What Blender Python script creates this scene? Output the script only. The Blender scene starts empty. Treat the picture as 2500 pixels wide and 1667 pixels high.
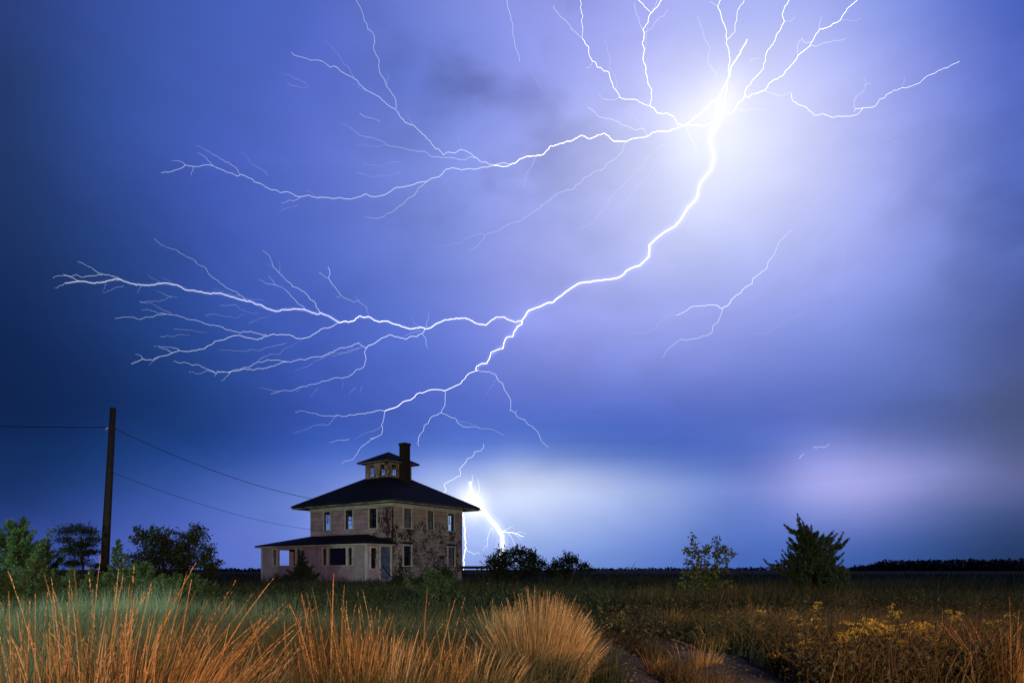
import bpy, bmesh, math, random
import numpy as np
from mathutils import Vector, Matrix
R = math.radians
C = bpy.context.scene.collection
S = bpy.context.scene
rng = np.random.default_rng(7)
random.seed(7)

# ------------------------------------------------------------------ camera
FPX, HZ, CH = 2500 * 24 / 36, 1390.0, 1.05       # focal length in photo pixels, horizon row, eye height
cam = bpy.data.objects.new('camera', bpy.data.cameras.new('camera'))
C.objects.link(cam)
cam.location = (0, 0, CH)
cam.rotation_euler = (R(90), 0, 0)
cam.data.lens = 24
cam.data.sensor_width = 36
cam.data.shift_y = (HZ - 833.5) / 2500
cam.data.clip_start = 0.1
cam.data.clip_end = 20000
cam.data.dof.use_dof = True
cam.data.dof.focus_distance = 32
cam.data.dof.aperture_fstop = 7.0
S.camera = cam
S.view_settings.view_transform = 'Standard'
S.view_settings.look = 'None'
S.view_settings.exposure = 0
S.view_settings.gamma = 1
S.render.engine = 'CYCLES'
S.cycles.use_denoising = True
S.cycles.max_bounces = 8
S.cycles.transparent_max_bounces = 24
S.cycles.sample_clamp_indirect = 4

# ------------------------------------------------------------------ world: storm sky lit from inside by the lightning
def lin(c):
    c = np.asarray(c, float) / 255
    return np.where(c <= .04045, c / 12.92, ((c + .055) / 1.055) ** 2.4)
def px2dir(px, py):
    d = np.array([(px - 1250) / FPX, 1, (HZ - py) / FPX])
    return d / np.linalg.norm(d)

SKX = [30, 250, 500, 750, 1000, 1250, 1500, 1675, 1850, 2050, 2250, 2340]
SKY = [
 (30,   [(38,58,125),(55,80,165),(68,95,190),(82,105,205),(118,135,225),(150,158,243),(160,165,247),(160,172,250),(160,170,248),(120,140,228),(85,110,210),(62,90,195)]),
 (200,  [(30,52,105),(48,78,160),(70,95,190),(88,108,208),(105,128,222),(150,158,246),(185,190,252),(205,208,255),(190,195,255),(150,160,245),(105,125,222),(80,105,205)]),
 (400,  [(25,48,100),(45,72,150),(68,92,190),(90,112,210),(128,145,232),(160,170,245),(200,206,254),(212,216,255),(195,200,255),(155,165,245),(105,130,222),(80,105,205)]),
 (600,  [(20,42,92),(28,60,125),(60,85,180),(85,108,205),(118,138,228),(165,172,248),(186,194,254),(185,195,255),(175,182,250),(150,160,240),(105,130,215),(75,95,180)]),
 (800,  [(5,32,85),(20,48,108),(40,75,160),(70,95,195),(95,118,215),(150,158,243),(155,165,245),(150,160,242),(135,150,235),(118,136,218),(88,108,190),(68,82,145)]),
 (1000, [(2,28,78),(8,38,95),(25,60,130),(55,82,180),(80,105,205),(90,112,210),(85,108,205),(90,112,205),(88,108,200),(82,104,182),(75,90,145),(70,80,118)]),
 (1085, [(3,34,88),(10,42,102),(24,64,142),(52,88,190),(72,108,205),(70,108,202),(66,100,192),(76,104,195),(86,108,198),(90,110,188),(88,102,165),(76,84,125)]),
 (1130, [(6,40,95),(14,50,112),(34,75,160),(80,112,208),(100,132,222),(128,152,228),(98,128,212),(84,112,202),(106,122,206),(122,134,212),(116,126,190),(84,90,140)]),
 (1180, [(10,42,98),(28,62,130),(55,88,175),(102,128,218),(165,182,246),(206,217,250),(166,184,243),(104,132,212),(146,150,230),(158,160,234),(134,142,210),(88,96,150)]),
 (1230, [(20,46,108),(40,74,155),(70,98,192),(120,145,230),(185,200,252),(196,210,252),(148,170,238),(88,118,202),(112,130,212),(112,126,202),(74,94,154),(57,74,124)]),
 (1330, [(45,70,150),(72,94,190),(92,112,208),(110,135,225),(165,188,252),(142,168,236),(108,138,220),(76,110,200),(72,106,194),(52,86,164),(40,70,125),(30,50,95)]),
 (1395, [(42,66,145),(70,92,186),(86,110,205),(100,125,215),(140,165,238),(118,148,226),(92,124,210),(70,105,196),(66,100,186),(46,78,150),(36,62,112),(28,46,88)]),
]
SKR = np.array([r for r, _ in SKY], float)
SKC = np.array([[lin(c) for c in row] for _, row in SKY])
SKXs = np.array(SKX) * 2500 / 2352
def sky_table(px, py):
    """colour of the storm cloud read off at a photo position, clamped to the table"""
    py = min(max(py, SKR[0]), SKR[-1]); px = min(max(px, SKXs[0]), SKXs[-1])
    j = min(max(np.searchsorted(SKR, py) - 1, 0), len(SKR) - 2)
    t = (py - SKR[j]) / (SKR[j + 1] - SKR[j])
    i = min(max(np.searchsorted(SKXs, px) - 1, 0), len(SKXs) - 2)
    s = (px - SKXs[i]) / (SKXs[i + 1] - SKXs[i])
    return ((1-t)*((1-s)*SKC[j, i] + s*SKC[j, i+1]) + t*((1-s)*SKC[j+1, i] + s*SKC[j+1, i+1]))
NIGHT = lin((35, 43, 84))
def sky_dir(az, el):
    a = abs(az)
    azc = max(-37, min(37, az))
    elc = min(el, 40.0)
    d = (math.sin(R(azc)) * math.cos(R(elc)), math.cos(R(azc)) * math.cos(R(elc)), math.sin(R(elc)))
    ppx, ppy = 1250 + FPX * d[0] / d[1], HZ - FPX * d[2] / d[1]
    c = sum(sky_table(ppx, ppy + o) * w for o, w in ((-36, .15), (-18, .2), (0, .3), (18, .2), (36, .15)))
    c = c * np.array([.98, .98, .93]) + np.array([.004, .006, .006])
    f = max(0.0, 1 - max(0, a - 37) / 55) ** 1.5
    c = c * f + NIGHT * (1 - f)
    if el > 40:
        g = (el - 40) / 50
        c = c * (1 - g) + lin((58, 72, 145)) * g
    return c
W = bpy.data.worlds.new('World'); S.world = W; W.use_nodes = True
nt = W.node_tree; nt.nodes.clear()
def nn(t, **k):
    n = nt.nodes.new(t)
    for a, b in k.items(): setattr(n, a, b)
    return n
def ln(a, b): nt.links.new(a, b)
def wm(op, a, b=None, c=None, clamp=False):
    n = nn('ShaderNodeMath', operation=op); n.use_clamp = clamp
    for i, x in enumerate((a, b, c)):
        if x is None: continue
        if isinstance(x, (int, float)): n.inputs[i].default_value = x
        else: ln(x, n.inputs[i])
    return n.outputs[0]
tc = nn('ShaderNodeTexCoord'); D0 = tc.outputs['Generated']
nrm = nn('ShaderNodeVectorMath', operation='NORMALIZE'); ln(D0, nrm.inputs[0]); D = nrm.outputs[0]
sx = nn('ShaderNodeSeparateXYZ'); ln(D, sx.inputs[0])
# slow billowing of the cloud: the direction the colour is looked up in wanders a little
nz = nn('ShaderNodeTexNoise'); nz.inputs['Scale'].default_value = 3.2; nz.inputs['Detail'].default_value = 5
ln(D, nz.inputs['Vector'])
nzs = nn('ShaderNodeSeparateColor'); ln(nz.outputs['Color'], nzs.inputs[0])
az = wm('ADD', wm('ARCTAN2', sx.outputs[0], sx.outputs[1]), wm('MULTIPLY', wm('SUBTRACT', nzs.outputs[0], .5), .06))
el = wm('ADD', wm('ARCSINE', sx.outputs[2]), wm('MULTIPLY', wm('SUBTRACT', nzs.outputs[1], .5), .035))
AM = math.atan(2 * math.pi)
u_ = wm('ADD', wm('MULTIPLY', wm('ARCTANGENT', wm('MULTIPLY', az, 2.0)), .5 / AM), .5)
AZ = [-180, -120, -85, -65, -50, -42] + list(np.linspace(-36, 36, 19)) + [42, 50, 65, 85, 120, 180]
EL = [-4, 0.3, 1.2, 2.1, 3.0, 3.9, 4.8, 5.7, 6.6, 7.5, 8.4, 9.4, 10.5, 11.7, 13, 14.5, 16, 17.8, 20, 22.5, 25, 27.5, 30, 32.5, 35, 37.5, 40, 45, 52, 60, 70, 90]
cur = None
for k, e in enumerate(EL):
    rp = nn('ShaderNodeValToRGB'); cr = rp.color_ramp; cr.interpolation = 'B_SPLINE'
    ln(u_, rp.inputs[0])
    for i, a in enumerate(AZ):
        p = .5 + math.atan(2 * R(a)) * .5 / AM
        el_ = cr.elements[0] if i == 0 else (cr.elements[1] if i == 1 else cr.elements.new(p))
        el_.position = p
    for i, a in enumerate(AZ):
        c = sky_dir(a, max(e, 0)); cr.elements[i].color = (*c, 1)
    if cur is None: cur = rp.outputs[0]
    else:
        mr = nn('ShaderNodeMapRange', interpolation_type='LINEAR')
        mr.inputs[1].default_value = R(EL[k-1]); mr.inputs[2].default_value = R(e)
        ln(el, mr.inputs[0])
        mx = nn('ShaderNodeMix', data_type='RGBA'); ln(mr.outputs[0], mx.inputs[0])
        ln(cur, mx.inputs[6]); ln(rp.outputs[0], mx.inputs[7]); cur = mx.outputs[2]
# finer cloud structure: soft wisps, longer along the horizon
mp = nn('ShaderNodeMapping'); mp.inputs['Scale'].default_value = (1, 1, 2.2); mp.inputs['Rotation'].default_value = (0, .35, 0); ln(D, mp.inputs[0])
n2 = nn('ShaderNodeTexNoise'); n2.inputs['Scale'].default_value = 5; n2.inputs['Detail'].default_value = 6
n2.inputs['Roughness'].default_value = .45; n2.inputs['Distortion'].default_value = .6; ln(mp.outputs[0], n2.inputs['Vector'])
wf = nn('ShaderNodeMapRange'); wf.inputs[1].default_value = .25; wf.inputs[2].default_value = .75
wf.inputs[3].default_value = .91; wf.inputs[4].default_value = 1.09; ln(n2.outputs['Fac'], wf.inputs[0])
sc_ = nn('ShaderNodeVectorMath', operation='SCALE'); ln(cur, sc_.inputs[0]); ln(wf.outputs[0], sc_.inputs['Scale'])
cur = sc_.outputs[0]
# darker ragged cloud hanging in front of the glow, thickest in two banks
def lobe(px, py, sg):
    dt = nn('ShaderNodeVectorMath', operation='DOT_PRODUCT'); ln(D, dt.inputs[0]); dt.inputs[1].default_value = px2dir(px, py)
    return wm('EXPONENT', wm('MULTIPLY', wm('SUBTRACT', dt.outputs['Value'], 1.0), 1 / R(sg) ** 2))
n3 = nn('ShaderNodeTexNoise'); n3.inputs['Scale'].default_value = 11; n3.inputs['Detail'].default_value = 5; n3.inputs['Roughness'].default_value = .45; n3.inputs['Distortion'].default_value = .25
mp3 = nn('ShaderNodeMapping'); mp3.inputs['Rotation'].default_value = (0, -.35, 0); mp3.inputs['Scale'].default_value = (.7, 1, 1.3); ln(D, mp3.inputs[0]); ln(mp3.outputs[0], n3.inputs['Vector'])
bank = wm('ADD', wm('ADD', wm('MULTIPLY', lobe(1210, 215, 5.5), .9), wm('MULTIPLY', lobe(2440, 500, 4.5), .45)), .13)
tear = nn('ShaderNodeMapRange', interpolation_type='SMOOTHSTEP'); tear.inputs[1].default_value = .42; tear.inputs[2].default_value = .72; ln(n3.outputs['Fac'], tear.inputs[0])
dim = wm('SUBTRACT', 1.0, wm('MULTIPLY', wm('MULTIPLY', tear.outputs[0], bank), .36))
sc2 = nn('ShaderNodeVectorMath', operation='SCALE'); ln(cur, sc2.inputs[0]); ln(dim, sc2.inputs['Scale']); cur = sc2.outputs[0]
# cloud and rain glowing close round the channels
LOBES = [(1768,265,5.0,(.11,.11,.07)),(1772,235,1.1,(.17,.16,.11)),(1800,420,5.0,(.07,.07,.05)),(1745,330,2.2,(.06,.06,.04)),(1735,440,2.2,(.03,.03,.02)),
         (1690,520,1.5,(.05,.05,.03)),(1590,610,1.5,(.05,.05,.05)),(1440,690,1.2,(.04,.04,.06)),(1290,770,1.2,(.03,.035,.07)),
         (1690,305,1.4,(.09,.09,.06)),(1148,1212,.8,(.36,.34,.22)),(1163,1243,.75,(.36,.34,.22)),(1120,1250,1.1,(.10,.11,.10)),(1205,1285,.6,(.16,.16,.12)),
         (1235,1185,1.8,(.10,.10,.06)),(1310,1195,2.0,(.05,.05,.03)),(1080,1190,1.8,(.08,.09,.09)),(1990,1165,2.2,(.10,.09,.12)),(2090,1170,2.2,(.08,.07,.09)),(2190,1165,2.0,(.04,.035,.05))]
for px, py, sg, col in LOBES:
    d = px2dir(px, py)
    dt = nn('ShaderNodeVectorMath', operation='DOT_PRODUCT'); ln(D, dt.inputs[0]); dt.inputs[1].default_value = d
    ex = wm('EXPONENT', wm('MULTIPLY', wm('SUBTRACT', dt.outputs['Value'], 1.0), 1 / R(sg) ** 2))
    v = nn('ShaderNodeVectorMath', operation='SCALE'); v.inputs[0].default_value = col; ln(ex, v.inputs['Scale'])
    ad = nn('ShaderNodeVectorMath', operation='ADD'); ln(cur, ad.inputs[0]); ln(v.outputs[0], ad.inputs[1]); cur = ad.outputs[0]
bg = nn('ShaderNodeBackground'); ln(cur, bg.inputs['Color']); bg.inputs['Strength'].default_value = 1.0
wo = nn('ShaderNodeOutputWorld'); ln(bg.outputs[0], wo.inputs[0])

# ------------------------------------------------------------------ lamps of the road behind the camera (sodium) and to its left (cool white), plus an added cool spot
def lamp(name, loc, target, power, color, size, angle, blend=.6):
    l = bpy.data.lights.new(name, 'SPOT'); l.energy = power; l.color = color; l.shadow_soft_size = size
    l.spot_size = R(angle); l.spot_blend = blend
    o = bpy.data.objects.new(name, l); C.objects.link(o); o.location = loc
    o.rotation_euler = (Vector(target) - Vector(loc)).to_track_quat('-Z', 'Y').to_euler()
    return o
lamp('sodium_street_lamp', (4.0, -8.5, 3.4), (-1, 25, 1.7), 16800, (1.0, .70, .45), .25, 85, .6)
lamp('cool_spot_lamp', (-11.0, 4.2, 2.6), (-6.8, 7.4, 0), 6500, (.64, 1.0, .88), .15, 70, .6)
lamp('cool_spot_lamp', (-15.6, 11.6, 2.6), (-12.0, 17.5, .9), 6000, (.60, 1.0, .74), .15, 110, .8)  # second cool spot, added to carry the green light onto the cedars

# ------------------------------------------------------------------ helpers
def thing(name, label, cat, loc=(0, 0, 0), rot=(0, 0, 0), group=None):
    o = bpy.data.objects.new(name, None); C.objects.link(o); o.location = loc; o.rotation_euler = rot
    o.empty_display_size = .2
    return tag(o, label, cat, group)
def tag(o, label=None, cat=None, group=None, kind=None):
    for k, v in (('label', label), ('category', cat), ('group', group), ('kind', kind)):
        if v: o[k] = v
    return o
def link(name, me, parent=None, mat=None, kind=None, label=None):
    o = bpy.data.objects.new(name, me); C.objects.link(o)
    if mat is not None and not me.materials: me.materials.append(mat)
    if parent is not None: o.parent = parent
    return tag(o, label, None, None, kind)
def mesh_np(name, V, Fc, attrs=None, smooth=False):
    """V (n,3); Fc list of (m,k) index arrays; attrs {name: per-vertex floats}"""
    me = bpy.data.meshes.new(name)
    V = np.ascontiguousarray(V, np.float32)
    me.vertices.add(len(V)); me.vertices.foreach_set('co', V.ravel())
    fl = [np.asarray(f, np.int32) for f in Fc if len(f)]
    tot = np.concatenate([np.full(len(f), f.shape[1], np.int32) for f in fl])
    idx = np.concatenate([f.ravel() for f in fl])
    me.loops.add(len(idx)); me.loops.foreach_set('vertex_index', idx)
    me.polygons.add(len(tot))
    st = np.concatenate([[0], np.cumsum(tot)[:-1]]).astype(np.int32)
    me.polygons.foreach_set('loop_start', st); me.polygons.foreach_set('loop_total', tot)
    if smooth: me.polygons.foreach_set('use_smooth', np.ones(len(tot), bool))
    for k, a in (attrs or {}).items():
        at = me.attributes.new(k, 'FLOAT', 'POINT'); at.data.foreach_set('value', np.asarray(a, np.float32))
    me.update(calc_edges=True)
    return me
class MB:
    """collects boxes, quads and tubes into one mesh"""
    def __init__(s): s.v = []; s.f = []
    def poly(s, pts):
        n = len(s.v); s.v += [tuple(p) for p in pts]; s.f.append(tuple(range(n, n + len(pts))))
    def box(s, lo, hi, M=None):
        n = len(s.v)
        for z in (lo[2], hi[2]):
            for x, y in ((lo[0], lo[1]), (hi[0], lo[1]), (hi[0], hi[1]), (lo[0], hi[1])):
                p = Vector((x, y, z)); s.v.append(tuple(M @ p if M else p))
        for q in ((3,2,1,0),(4,5,6,7),(0,1,5,4),(1,2,6,5),(2,3,7,6),(3,0,4,7)): s.f.append(tuple(n + i for i in q))
        return s
    def tube(s, pts, rad, sides=6, cap=True):
        pts = [Vector(p) for p in pts]; m = len(pts); n0 = len(s.v)
        if not hasattr(rad, '__len__'): rad = [rad] * m
        ref = Vector((0.3, 1, 0.1)).normalized()
        for i, p in enumerate(pts):
            t = (pts[min(i+1, m-1)] - pts[max(i-1, 0)])
            t = t.normalized() if t.length > 1e-9 else Vector((0, 0, 1))
            a = t.cross(ref)
            if a.length < .05: a = t.cross(Vector((1, 0, 0)))
            a.normalize(); b = t.cross(a)
            for k in range(sides):
                th = 2 * math.pi * k / sides
                s.v.append(tuple(p + (a * math.cos(th) + b * math.sin(th)) * rad[i]))
        for i in range(m - 1):
            for k in range(sides):
                k2 = (k + 1) % sides
                s.f.append((n0+i*sides+k, n0+i*sides+k2, n0+(i+1)*sides+k2, n0+(i+1)*sides+k))
        if cap:
            s.f.append(tuple(n0 + k for k in reversed(range(sides)))); s.f.append(tuple(n0+(m-1)*sides+k for k in range(sides)))
        return s
    def mesh(s, name, smooth=False):
        me = bpy.data.meshes.new(name); me.from_pydata(s.v, [], s.f)
        if smooth: me.polygons.foreach_set('use_smooth', np.ones(len(me.polygons), bool))
        me.update(); return me
    def build(s, name, mat, parent=None, smooth=False, kind=None, label=None):
        return link(name, s.mesh(name, smooth), parent, mat, kind, label)

# ------------------------------------------------------------------ materials
def mat_new(name):
    m = bpy.data.materials.new(name); m.use_nodes = True; t = m.node_tree; t.nodes.clear()
    out = t.nodes.new('ShaderNodeOutputMaterial'); b = t.nodes.new('ShaderNodeBsdfPrincipled'); t.links.new(b.outputs[0], out.inputs[0])
    b.inputs['Specular IOR Level'].default_value = .25
    return m, t, b, out
def N(t, typ, ins=None, **k):
    n = t.nodes.new(typ)
    for a, b in k.items(): setattr(n, a, b)
    for a, b in (ins or {}).items():
        if hasattr(b, 'is_linked') or isinstance(b, bpy.types.NodeSocket): t.links.new(b, n.inputs[a])
        else: n.inputs[a].default_value = b
    return n
def ramp(t, fac, stops, interp='LINEAR'):
    n = t.nodes.new('ShaderNodeValToRGB'); t.links.new(fac, n.inputs[0]); cr = n.color_ramp; cr.interpolation = interp
    for i, (p, c) in enumerate(stops):
        e = cr.elements[0] if i == 0 else (cr.elements[1] if i == 1 else cr.elements.new(p))
    for i, (p, c) in enumerate(stops):
        cr.elements[i].position = p; cr.elements[i].color = (*c, 1) if len(c) == 3 else c
    return n.outputs[0]
def mixc(t, f, a, b):
    n = t.nodes.new('ShaderNodeMix'); n.data_type = 'RGBA'
    for i, x in ((0, f), (6, a), (7, b)):
        if isinstance(x, bpy.types.NodeSocket): t.links.new(x, n.inputs[i])
        else: n.inputs[i].default_value = x if i == 0 else (*x, 1)
    return n.outputs[2]
def simple(name, col, rough=.7, scale=8, var=.25, bump=.15, spec=.25):
    m, t, b, o = mat_new(name)
    g = N(t, 'ShaderNodeNewGeometry')
    nz = N(t, 'ShaderNodeTexNoise', {'Vector': g.outputs['Position'], 'Scale': scale, 'Detail': 6, 'Roughness': .65})
    c = np.array(col)
    t.links.new(ramp(t, nz.outputs[0], [(.3, tuple(c * (1 - var))), (.7, tuple(c * (1 + var)))]), b.inputs['Base Color'])
    b.inputs['Roughness'].default_value = rough; b.inputs['Specular IOR Level'].default_value = spec
    if bump:
        bp = N(t, 'ShaderNodeBump', {'Height': nz.outputs[0], 'Strength': bump, 'Distance': .02}); t.links.new(bp.outputs[0], b.inputs['Normal'])
    return m
def paint(name, tint, under=(.035, .022, .020), amount=.5, zfade=None, streak=2.4, scale=5.0, blotch=.9, pinkmix=None, zpink=None):
    """old house paint: flaked through to dark wood in patches, dirt streaks"""
    m, t, b, o = mat_new(name)
    g = N(t, 'ShaderNodeNewGeometry'); P = g.outputs['Position']
    oi = N(t, 'ShaderNodeObjectInfo'); jit = N(t, 'ShaderNodeVectorMath', {0: oi.outputs['Random'], 1: (7.3, 5.1, 9.7)}, operation='MULTIPLY'); own = N(t, 'ShaderNodeVectorMath', {0: P, 1: jit.outputs[0]}, operation='ADD')
    mp = N(t, 'ShaderNodeMapping', {'Vector': own.outputs[0], 'Scale': (1, 1, 1 / streak)})
    n1 = N(t, 'ShaderNodeTexNoise', {'Vector': mp.outputs[0], 'Scale': scale, 'Detail': 7, 'Roughness': .68, 'Distortion': .5})
    n2 = N(t, 'ShaderNodeTexNoise', {'Vector': P, 'Scale': blotch, 'Detail': 3})
    n3 = N(t, 'ShaderNodeTexNoise', {'Vector': P, 'Scale': 2.0, 'Detail': 5})
    s = N(t, 'ShaderNodeMath', {0: n1.outputs[0], 1: N(t, 'ShaderNodeMath', {0: n2.outputs[0], 1: .42}, operation='MULTIPLY').outputs[0]}, operation='ADD')
    th = N(t, 'ShaderNodeMath', {0: s.outputs[0], 1: -.96 + amount * .35}, operation='ADD')
    pj = N(t, 'ShaderNodeMapRange', {0: oi.outputs['Random'], 3: -.045, 4: .045}); val = N(t, 'ShaderNodeMath', {0: th.outputs[0], 1: pj.outputs[0]}, operation='ADD').outputs[0]
    if zfade:
        sp = N(t, 'ShaderNodeSeparateXYZ', {0: P})
        mr = N(t, 'ShaderNodeMapRange', {0: sp.outputs[2], 1: zfade[0], 2: zfade[1], 3: 0, 4: zfade[2]})
        val = N(t, 'ShaderNodeMath', {0: val, 1: mr.outputs[0]}, operation='ADD').outputs[0]
    fl = N(t, 'ShaderNodeMapRange', {0: val, 1: 0.0, 2: .02})
    c = np.array(tint)
    base = ramp(t, n3.outputs[0], [(.3, tuple(c * .78)), (.68, tuple(c * 1.08))])
    if pinkmix is not None:
        sp2 = N(t, 'ShaderNodeSeparateXYZ', {0: P})
        wob = N(t, 'ShaderNodeMath', {0: sp2.outputs[2], 1: n2.outputs[0]}, operation='ADD')
        pr = N(t, 'ShaderNodeMapRange', {0: wob.outputs[0], 1: zpink[0], 2: zpink[1]})
        base = mixc(t, pr.outputs[0], base, pinkmix)
    hv = N(t, 'ShaderNodeMapRange', {0: oi.outputs['Random'], 3: .80, 4: 1.14})
    hs = N(t, 'ShaderNodeHueSaturation', {'Color': base, 'Value': hv.outputs[0]}); base = hs.outputs[0]
    un = ramp(t, n3.outputs[0], [(.35, under), (.7, tuple(np.array(under) * 2.2 + (.02, .0, .0)))])
    t.links.new(mixc(t, fl.outputs[0], base, un), b.inputs['Base Color'])
    b.inputs['Roughness'].default_value = .75
    inv = N(t, 'ShaderNodeMath', {0: 1.0, 1: fl.outputs[0]}, operation='SUBTRACT')
    bp = N(t, 'ShaderNodeBump', {'Height': inv.outputs[0], 'Strength': .5, 'Distance': .006}); t.links.new(bp.outputs[0], b.inputs['Normal'])
    return m
def foliage(name, stops, trans=.35, rough=.6):
    """leaf or blade: own colour per leaf from the 'tint' attribute"""
    m, t, b, o = mat_new(name)
    a = N(t, 'ShaderNodeAttribute', attribute_name='tint')
    col = ramp(t, a.outputs['Fac'], stops)
    t.links.new(col, b.inputs['Base Color']); b.inputs['Roughness'].default_value = rough
    tr = N(t, 'ShaderNodeBsdfTranslucent', {'Color': col})
    ms = N(t, 'ShaderNodeMixShader', {0: trans, 1: b.outputs[0], 2: tr.outputs[0]})
    t.links.new(ms.outputs[0], o.inputs[0])
    return m
M = {}
M['shingle_right'] = paint('flaked_cream_shingle', (.66, .59, .49), amount=.70, zfade=(4.0, 5.2, -.16), scale=13, streak=2.4, blotch=1.2, pinkmix=(.58, .43, .38), zpink=(4.9, 5.5))
M['shingle_left'] = paint('pink_shingle', (.64, .46, .54), amount=.30, scale=11, streak=2.4)
M['shingle_corner'] = paint('flaked_pink_shingle', (.63, .46, .52), amount=.78, scale=11, streak=2.4, under=(.045, .022, .022))
M['porch'] = paint('pink_porch_paint', (.68, .53, .62), amount=.62, zfade=(.4, 1.5, -.13), scale=9, streak=1.6, blotch=1.1, pinkmix=(.64, .46, .52), zpink=(3.4, 4.2))
M['trim'] = paint('white_trim_paint', (.78, .74, .72), amount=.34, scale=9, streak=3)
M['fascia'] = paint('flaked_fascia_paint', (.50, .46, .41), amount=.60, scale=9, streak=.35, blotch=1.6)
M['cupola'] = paint('flaked_cupola_paint', (.52, .46, .38), amount=.56, scale=10, streak=2.5, under=(.07, .03, .025))
M['under'] = simple('tarred_sheathing', (.03, .024, .022), .9)
M['roof'] = simple('dark_asphalt_roofing', (.020, .021, .026), .9, 14, .3, .3, .08)
M['soffit'] = simple('dark_soffit_wood', (.06, .05, .045), .8)
M['brick'] = simple('sooty_brick', (.045, .025, .022), .9, 10, .4, .4)
M['concrete'] = simple('pale_foundation_concrete', (.42, .40, .38), .9, 5, .3, .3)
M['interior'] = simple('dark_interior_boards', (.10, .085, .075), .9)
M['sash'] = simple('dark_sash_wood', (.10, .09, .085), .7)
M['shade'] = simple('old_window_shade', (.42, .42, .36), .9, 3, .15)
M['door'] = simple('blue_grey_door_paint', (.13, .18, .30), .6, 3, .5)
M['pole'] = simple('weathered_pole_wood', (.034, .029, .027), .85, 6, .4, .5)
M['wire'] = simple('black_wire', (.015, .015, .017), .6, 4, .1, 0)
M['metal'] = simple('reflective_tag_metal', (.75, .75, .72), .35, 30, .05, 0, .8)
M['porcelain'] = simple('white_insulator', (.6, .6, .58), .3, 20, .05, 0, .5)
M['grey_wood'] = simple('dark_deck_wood', (.04, .034, .03), .85, 6, .4, .3)
M['bark'] = simple('dark_bark', (.045, .035, .028), .95, 12, .4, .6)
M['gutter'] = simple('dull_gutter', (.03, .03, .032), .6, 8, .2, 0)
def glass():
    m, t, b, o = mat_new('old_window_glass')
    t.nodes.remove(b)
    g = N(t, 'ShaderNodeBsdfGlossy', {'Roughness': .03}); tr = N(t, 'ShaderNodeBsdfTransparent', {'Color': (.86, .9, .92, 1)})
    fr = N(t, 'ShaderNodeLayerWeight', {'Blend': .25})
    fm = N(t, 'ShaderNodeMath', {0: fr.outputs['Facing'], 1: .22}, operation='MULTIPLY')
    ms = N(t, 'ShaderNodeMixShader', {0: fm.outputs[0], 1: tr.outputs[0], 2: g.outputs[0]}); t.links.new(ms.outputs[0], o.inputs[0])
    return m
M['glass'] = glass()
M['cedar'] = foliage('cedar_foliage', [(0, (.022, .042, .018)), (.6, (.050, .090, .036)), (1, (.10, .135, .05))], .2)
M['leaf'] = foliage('dark_green_leaves', [(0, (.020, .036, .014)), (.7, (.045, .070, .025)), (1, (.075, .085, .03))], .3)
M['sapling'] = foliage('sapling_leaves', [(0, (.028, .045, .014)), (.6, (.058, .070, .022)), (1, (.10, .08, .026))], .3)
M['pine'] = foliage('pine_needles', [(0, (.016, .030, .016)), (1, (.045, .070, .035))], .2)
M['meadow'] = foliage('meadow_grass', [(0, (.011, .019, .007)), (.45, (.022, .032, .012)), (.75, (.048, .048, .020)), (1, (.13, .095, .042))], .35)
M['pale'] = foliage('pale_reed_grass', [(0, (.07, .10, .055)), (.6, (.13, .16, .09)), (1, (.22, .20, .12))], .35)
M['brown'] = foliage('brown_weeds', [(0, (.020, .017, .008)), (.5, (.044, .029, .011)), (1, (.15, .082, .026))], .3)
M['tall'] = foliage('tall_orange_grass', [(0, (.050, .055, .016)), (.3, (.12, .085, .022)), (.62, (.26, .118, .032)), (1, (.43, .205, .078))], .3)
M['bunch'] = foliage('tan_bunch_grass', [(0, (.075, .085, .028)), (.4, (.24, .16, .055)), (.75, (.40, .24, .11)), (1, (.50, .32, .17))], .3)
M['bloom'] = foliage('goldenrod_bloom', [(0, (.28, .15, .02)), (.6, (.52, .31, .04)), (1, (.66, .45, .09))], .3)
M['herb'] = foliage('weed_leaves', [(0, (.022, .022, .009)), (.6, (.058, .044, .014)), (1, (.14, .088, .024))], .3)
M['dusk'] = foliage('dark_weed_leaves', [(0, (.014, .022, .009)), (.6, (.035, .045, .016)), (1, (.07, .065, .025))], .3)
M['woods'] = foliage('far_woods', [(0, (.018, .026, .014)), (1, (.04, .05, .025))], .1)
def bolt_mat(name, col, s):
    m = bpy.data.materials.new(name); m.use_nodes = True; t = m.node_tree; t.nodes.clear()
    o = t.nodes.new('ShaderNodeOutputMaterial'); e = t.nodes.new('ShaderNodeEmission')
    e.inputs[0].default_value = (*col, 1); e.inputs[1].default_value = s; t.links.new(e.outputs[0], o.inputs[0])
    m.cycles.emission_sampling = 'NONE'
    return m
M['bolt3'] = bolt_mat('hot_lightning', (1, .97, 1), 2.6)
M['bolt2'] = bolt_mat('bright_lightning', (.88, .92, 1), 1.5)
M['bolt1'] = bolt_mat('dim_lightning', (.72, .80, 1), 1.1)
M['bolt0'] = bolt_mat('faint_lightning', (.58, .68, 1), .8)
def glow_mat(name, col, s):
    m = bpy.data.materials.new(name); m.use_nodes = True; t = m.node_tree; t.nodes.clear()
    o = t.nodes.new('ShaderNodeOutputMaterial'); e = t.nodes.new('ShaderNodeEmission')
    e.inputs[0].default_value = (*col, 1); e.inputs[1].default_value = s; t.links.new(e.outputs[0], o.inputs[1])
    return m

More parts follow.
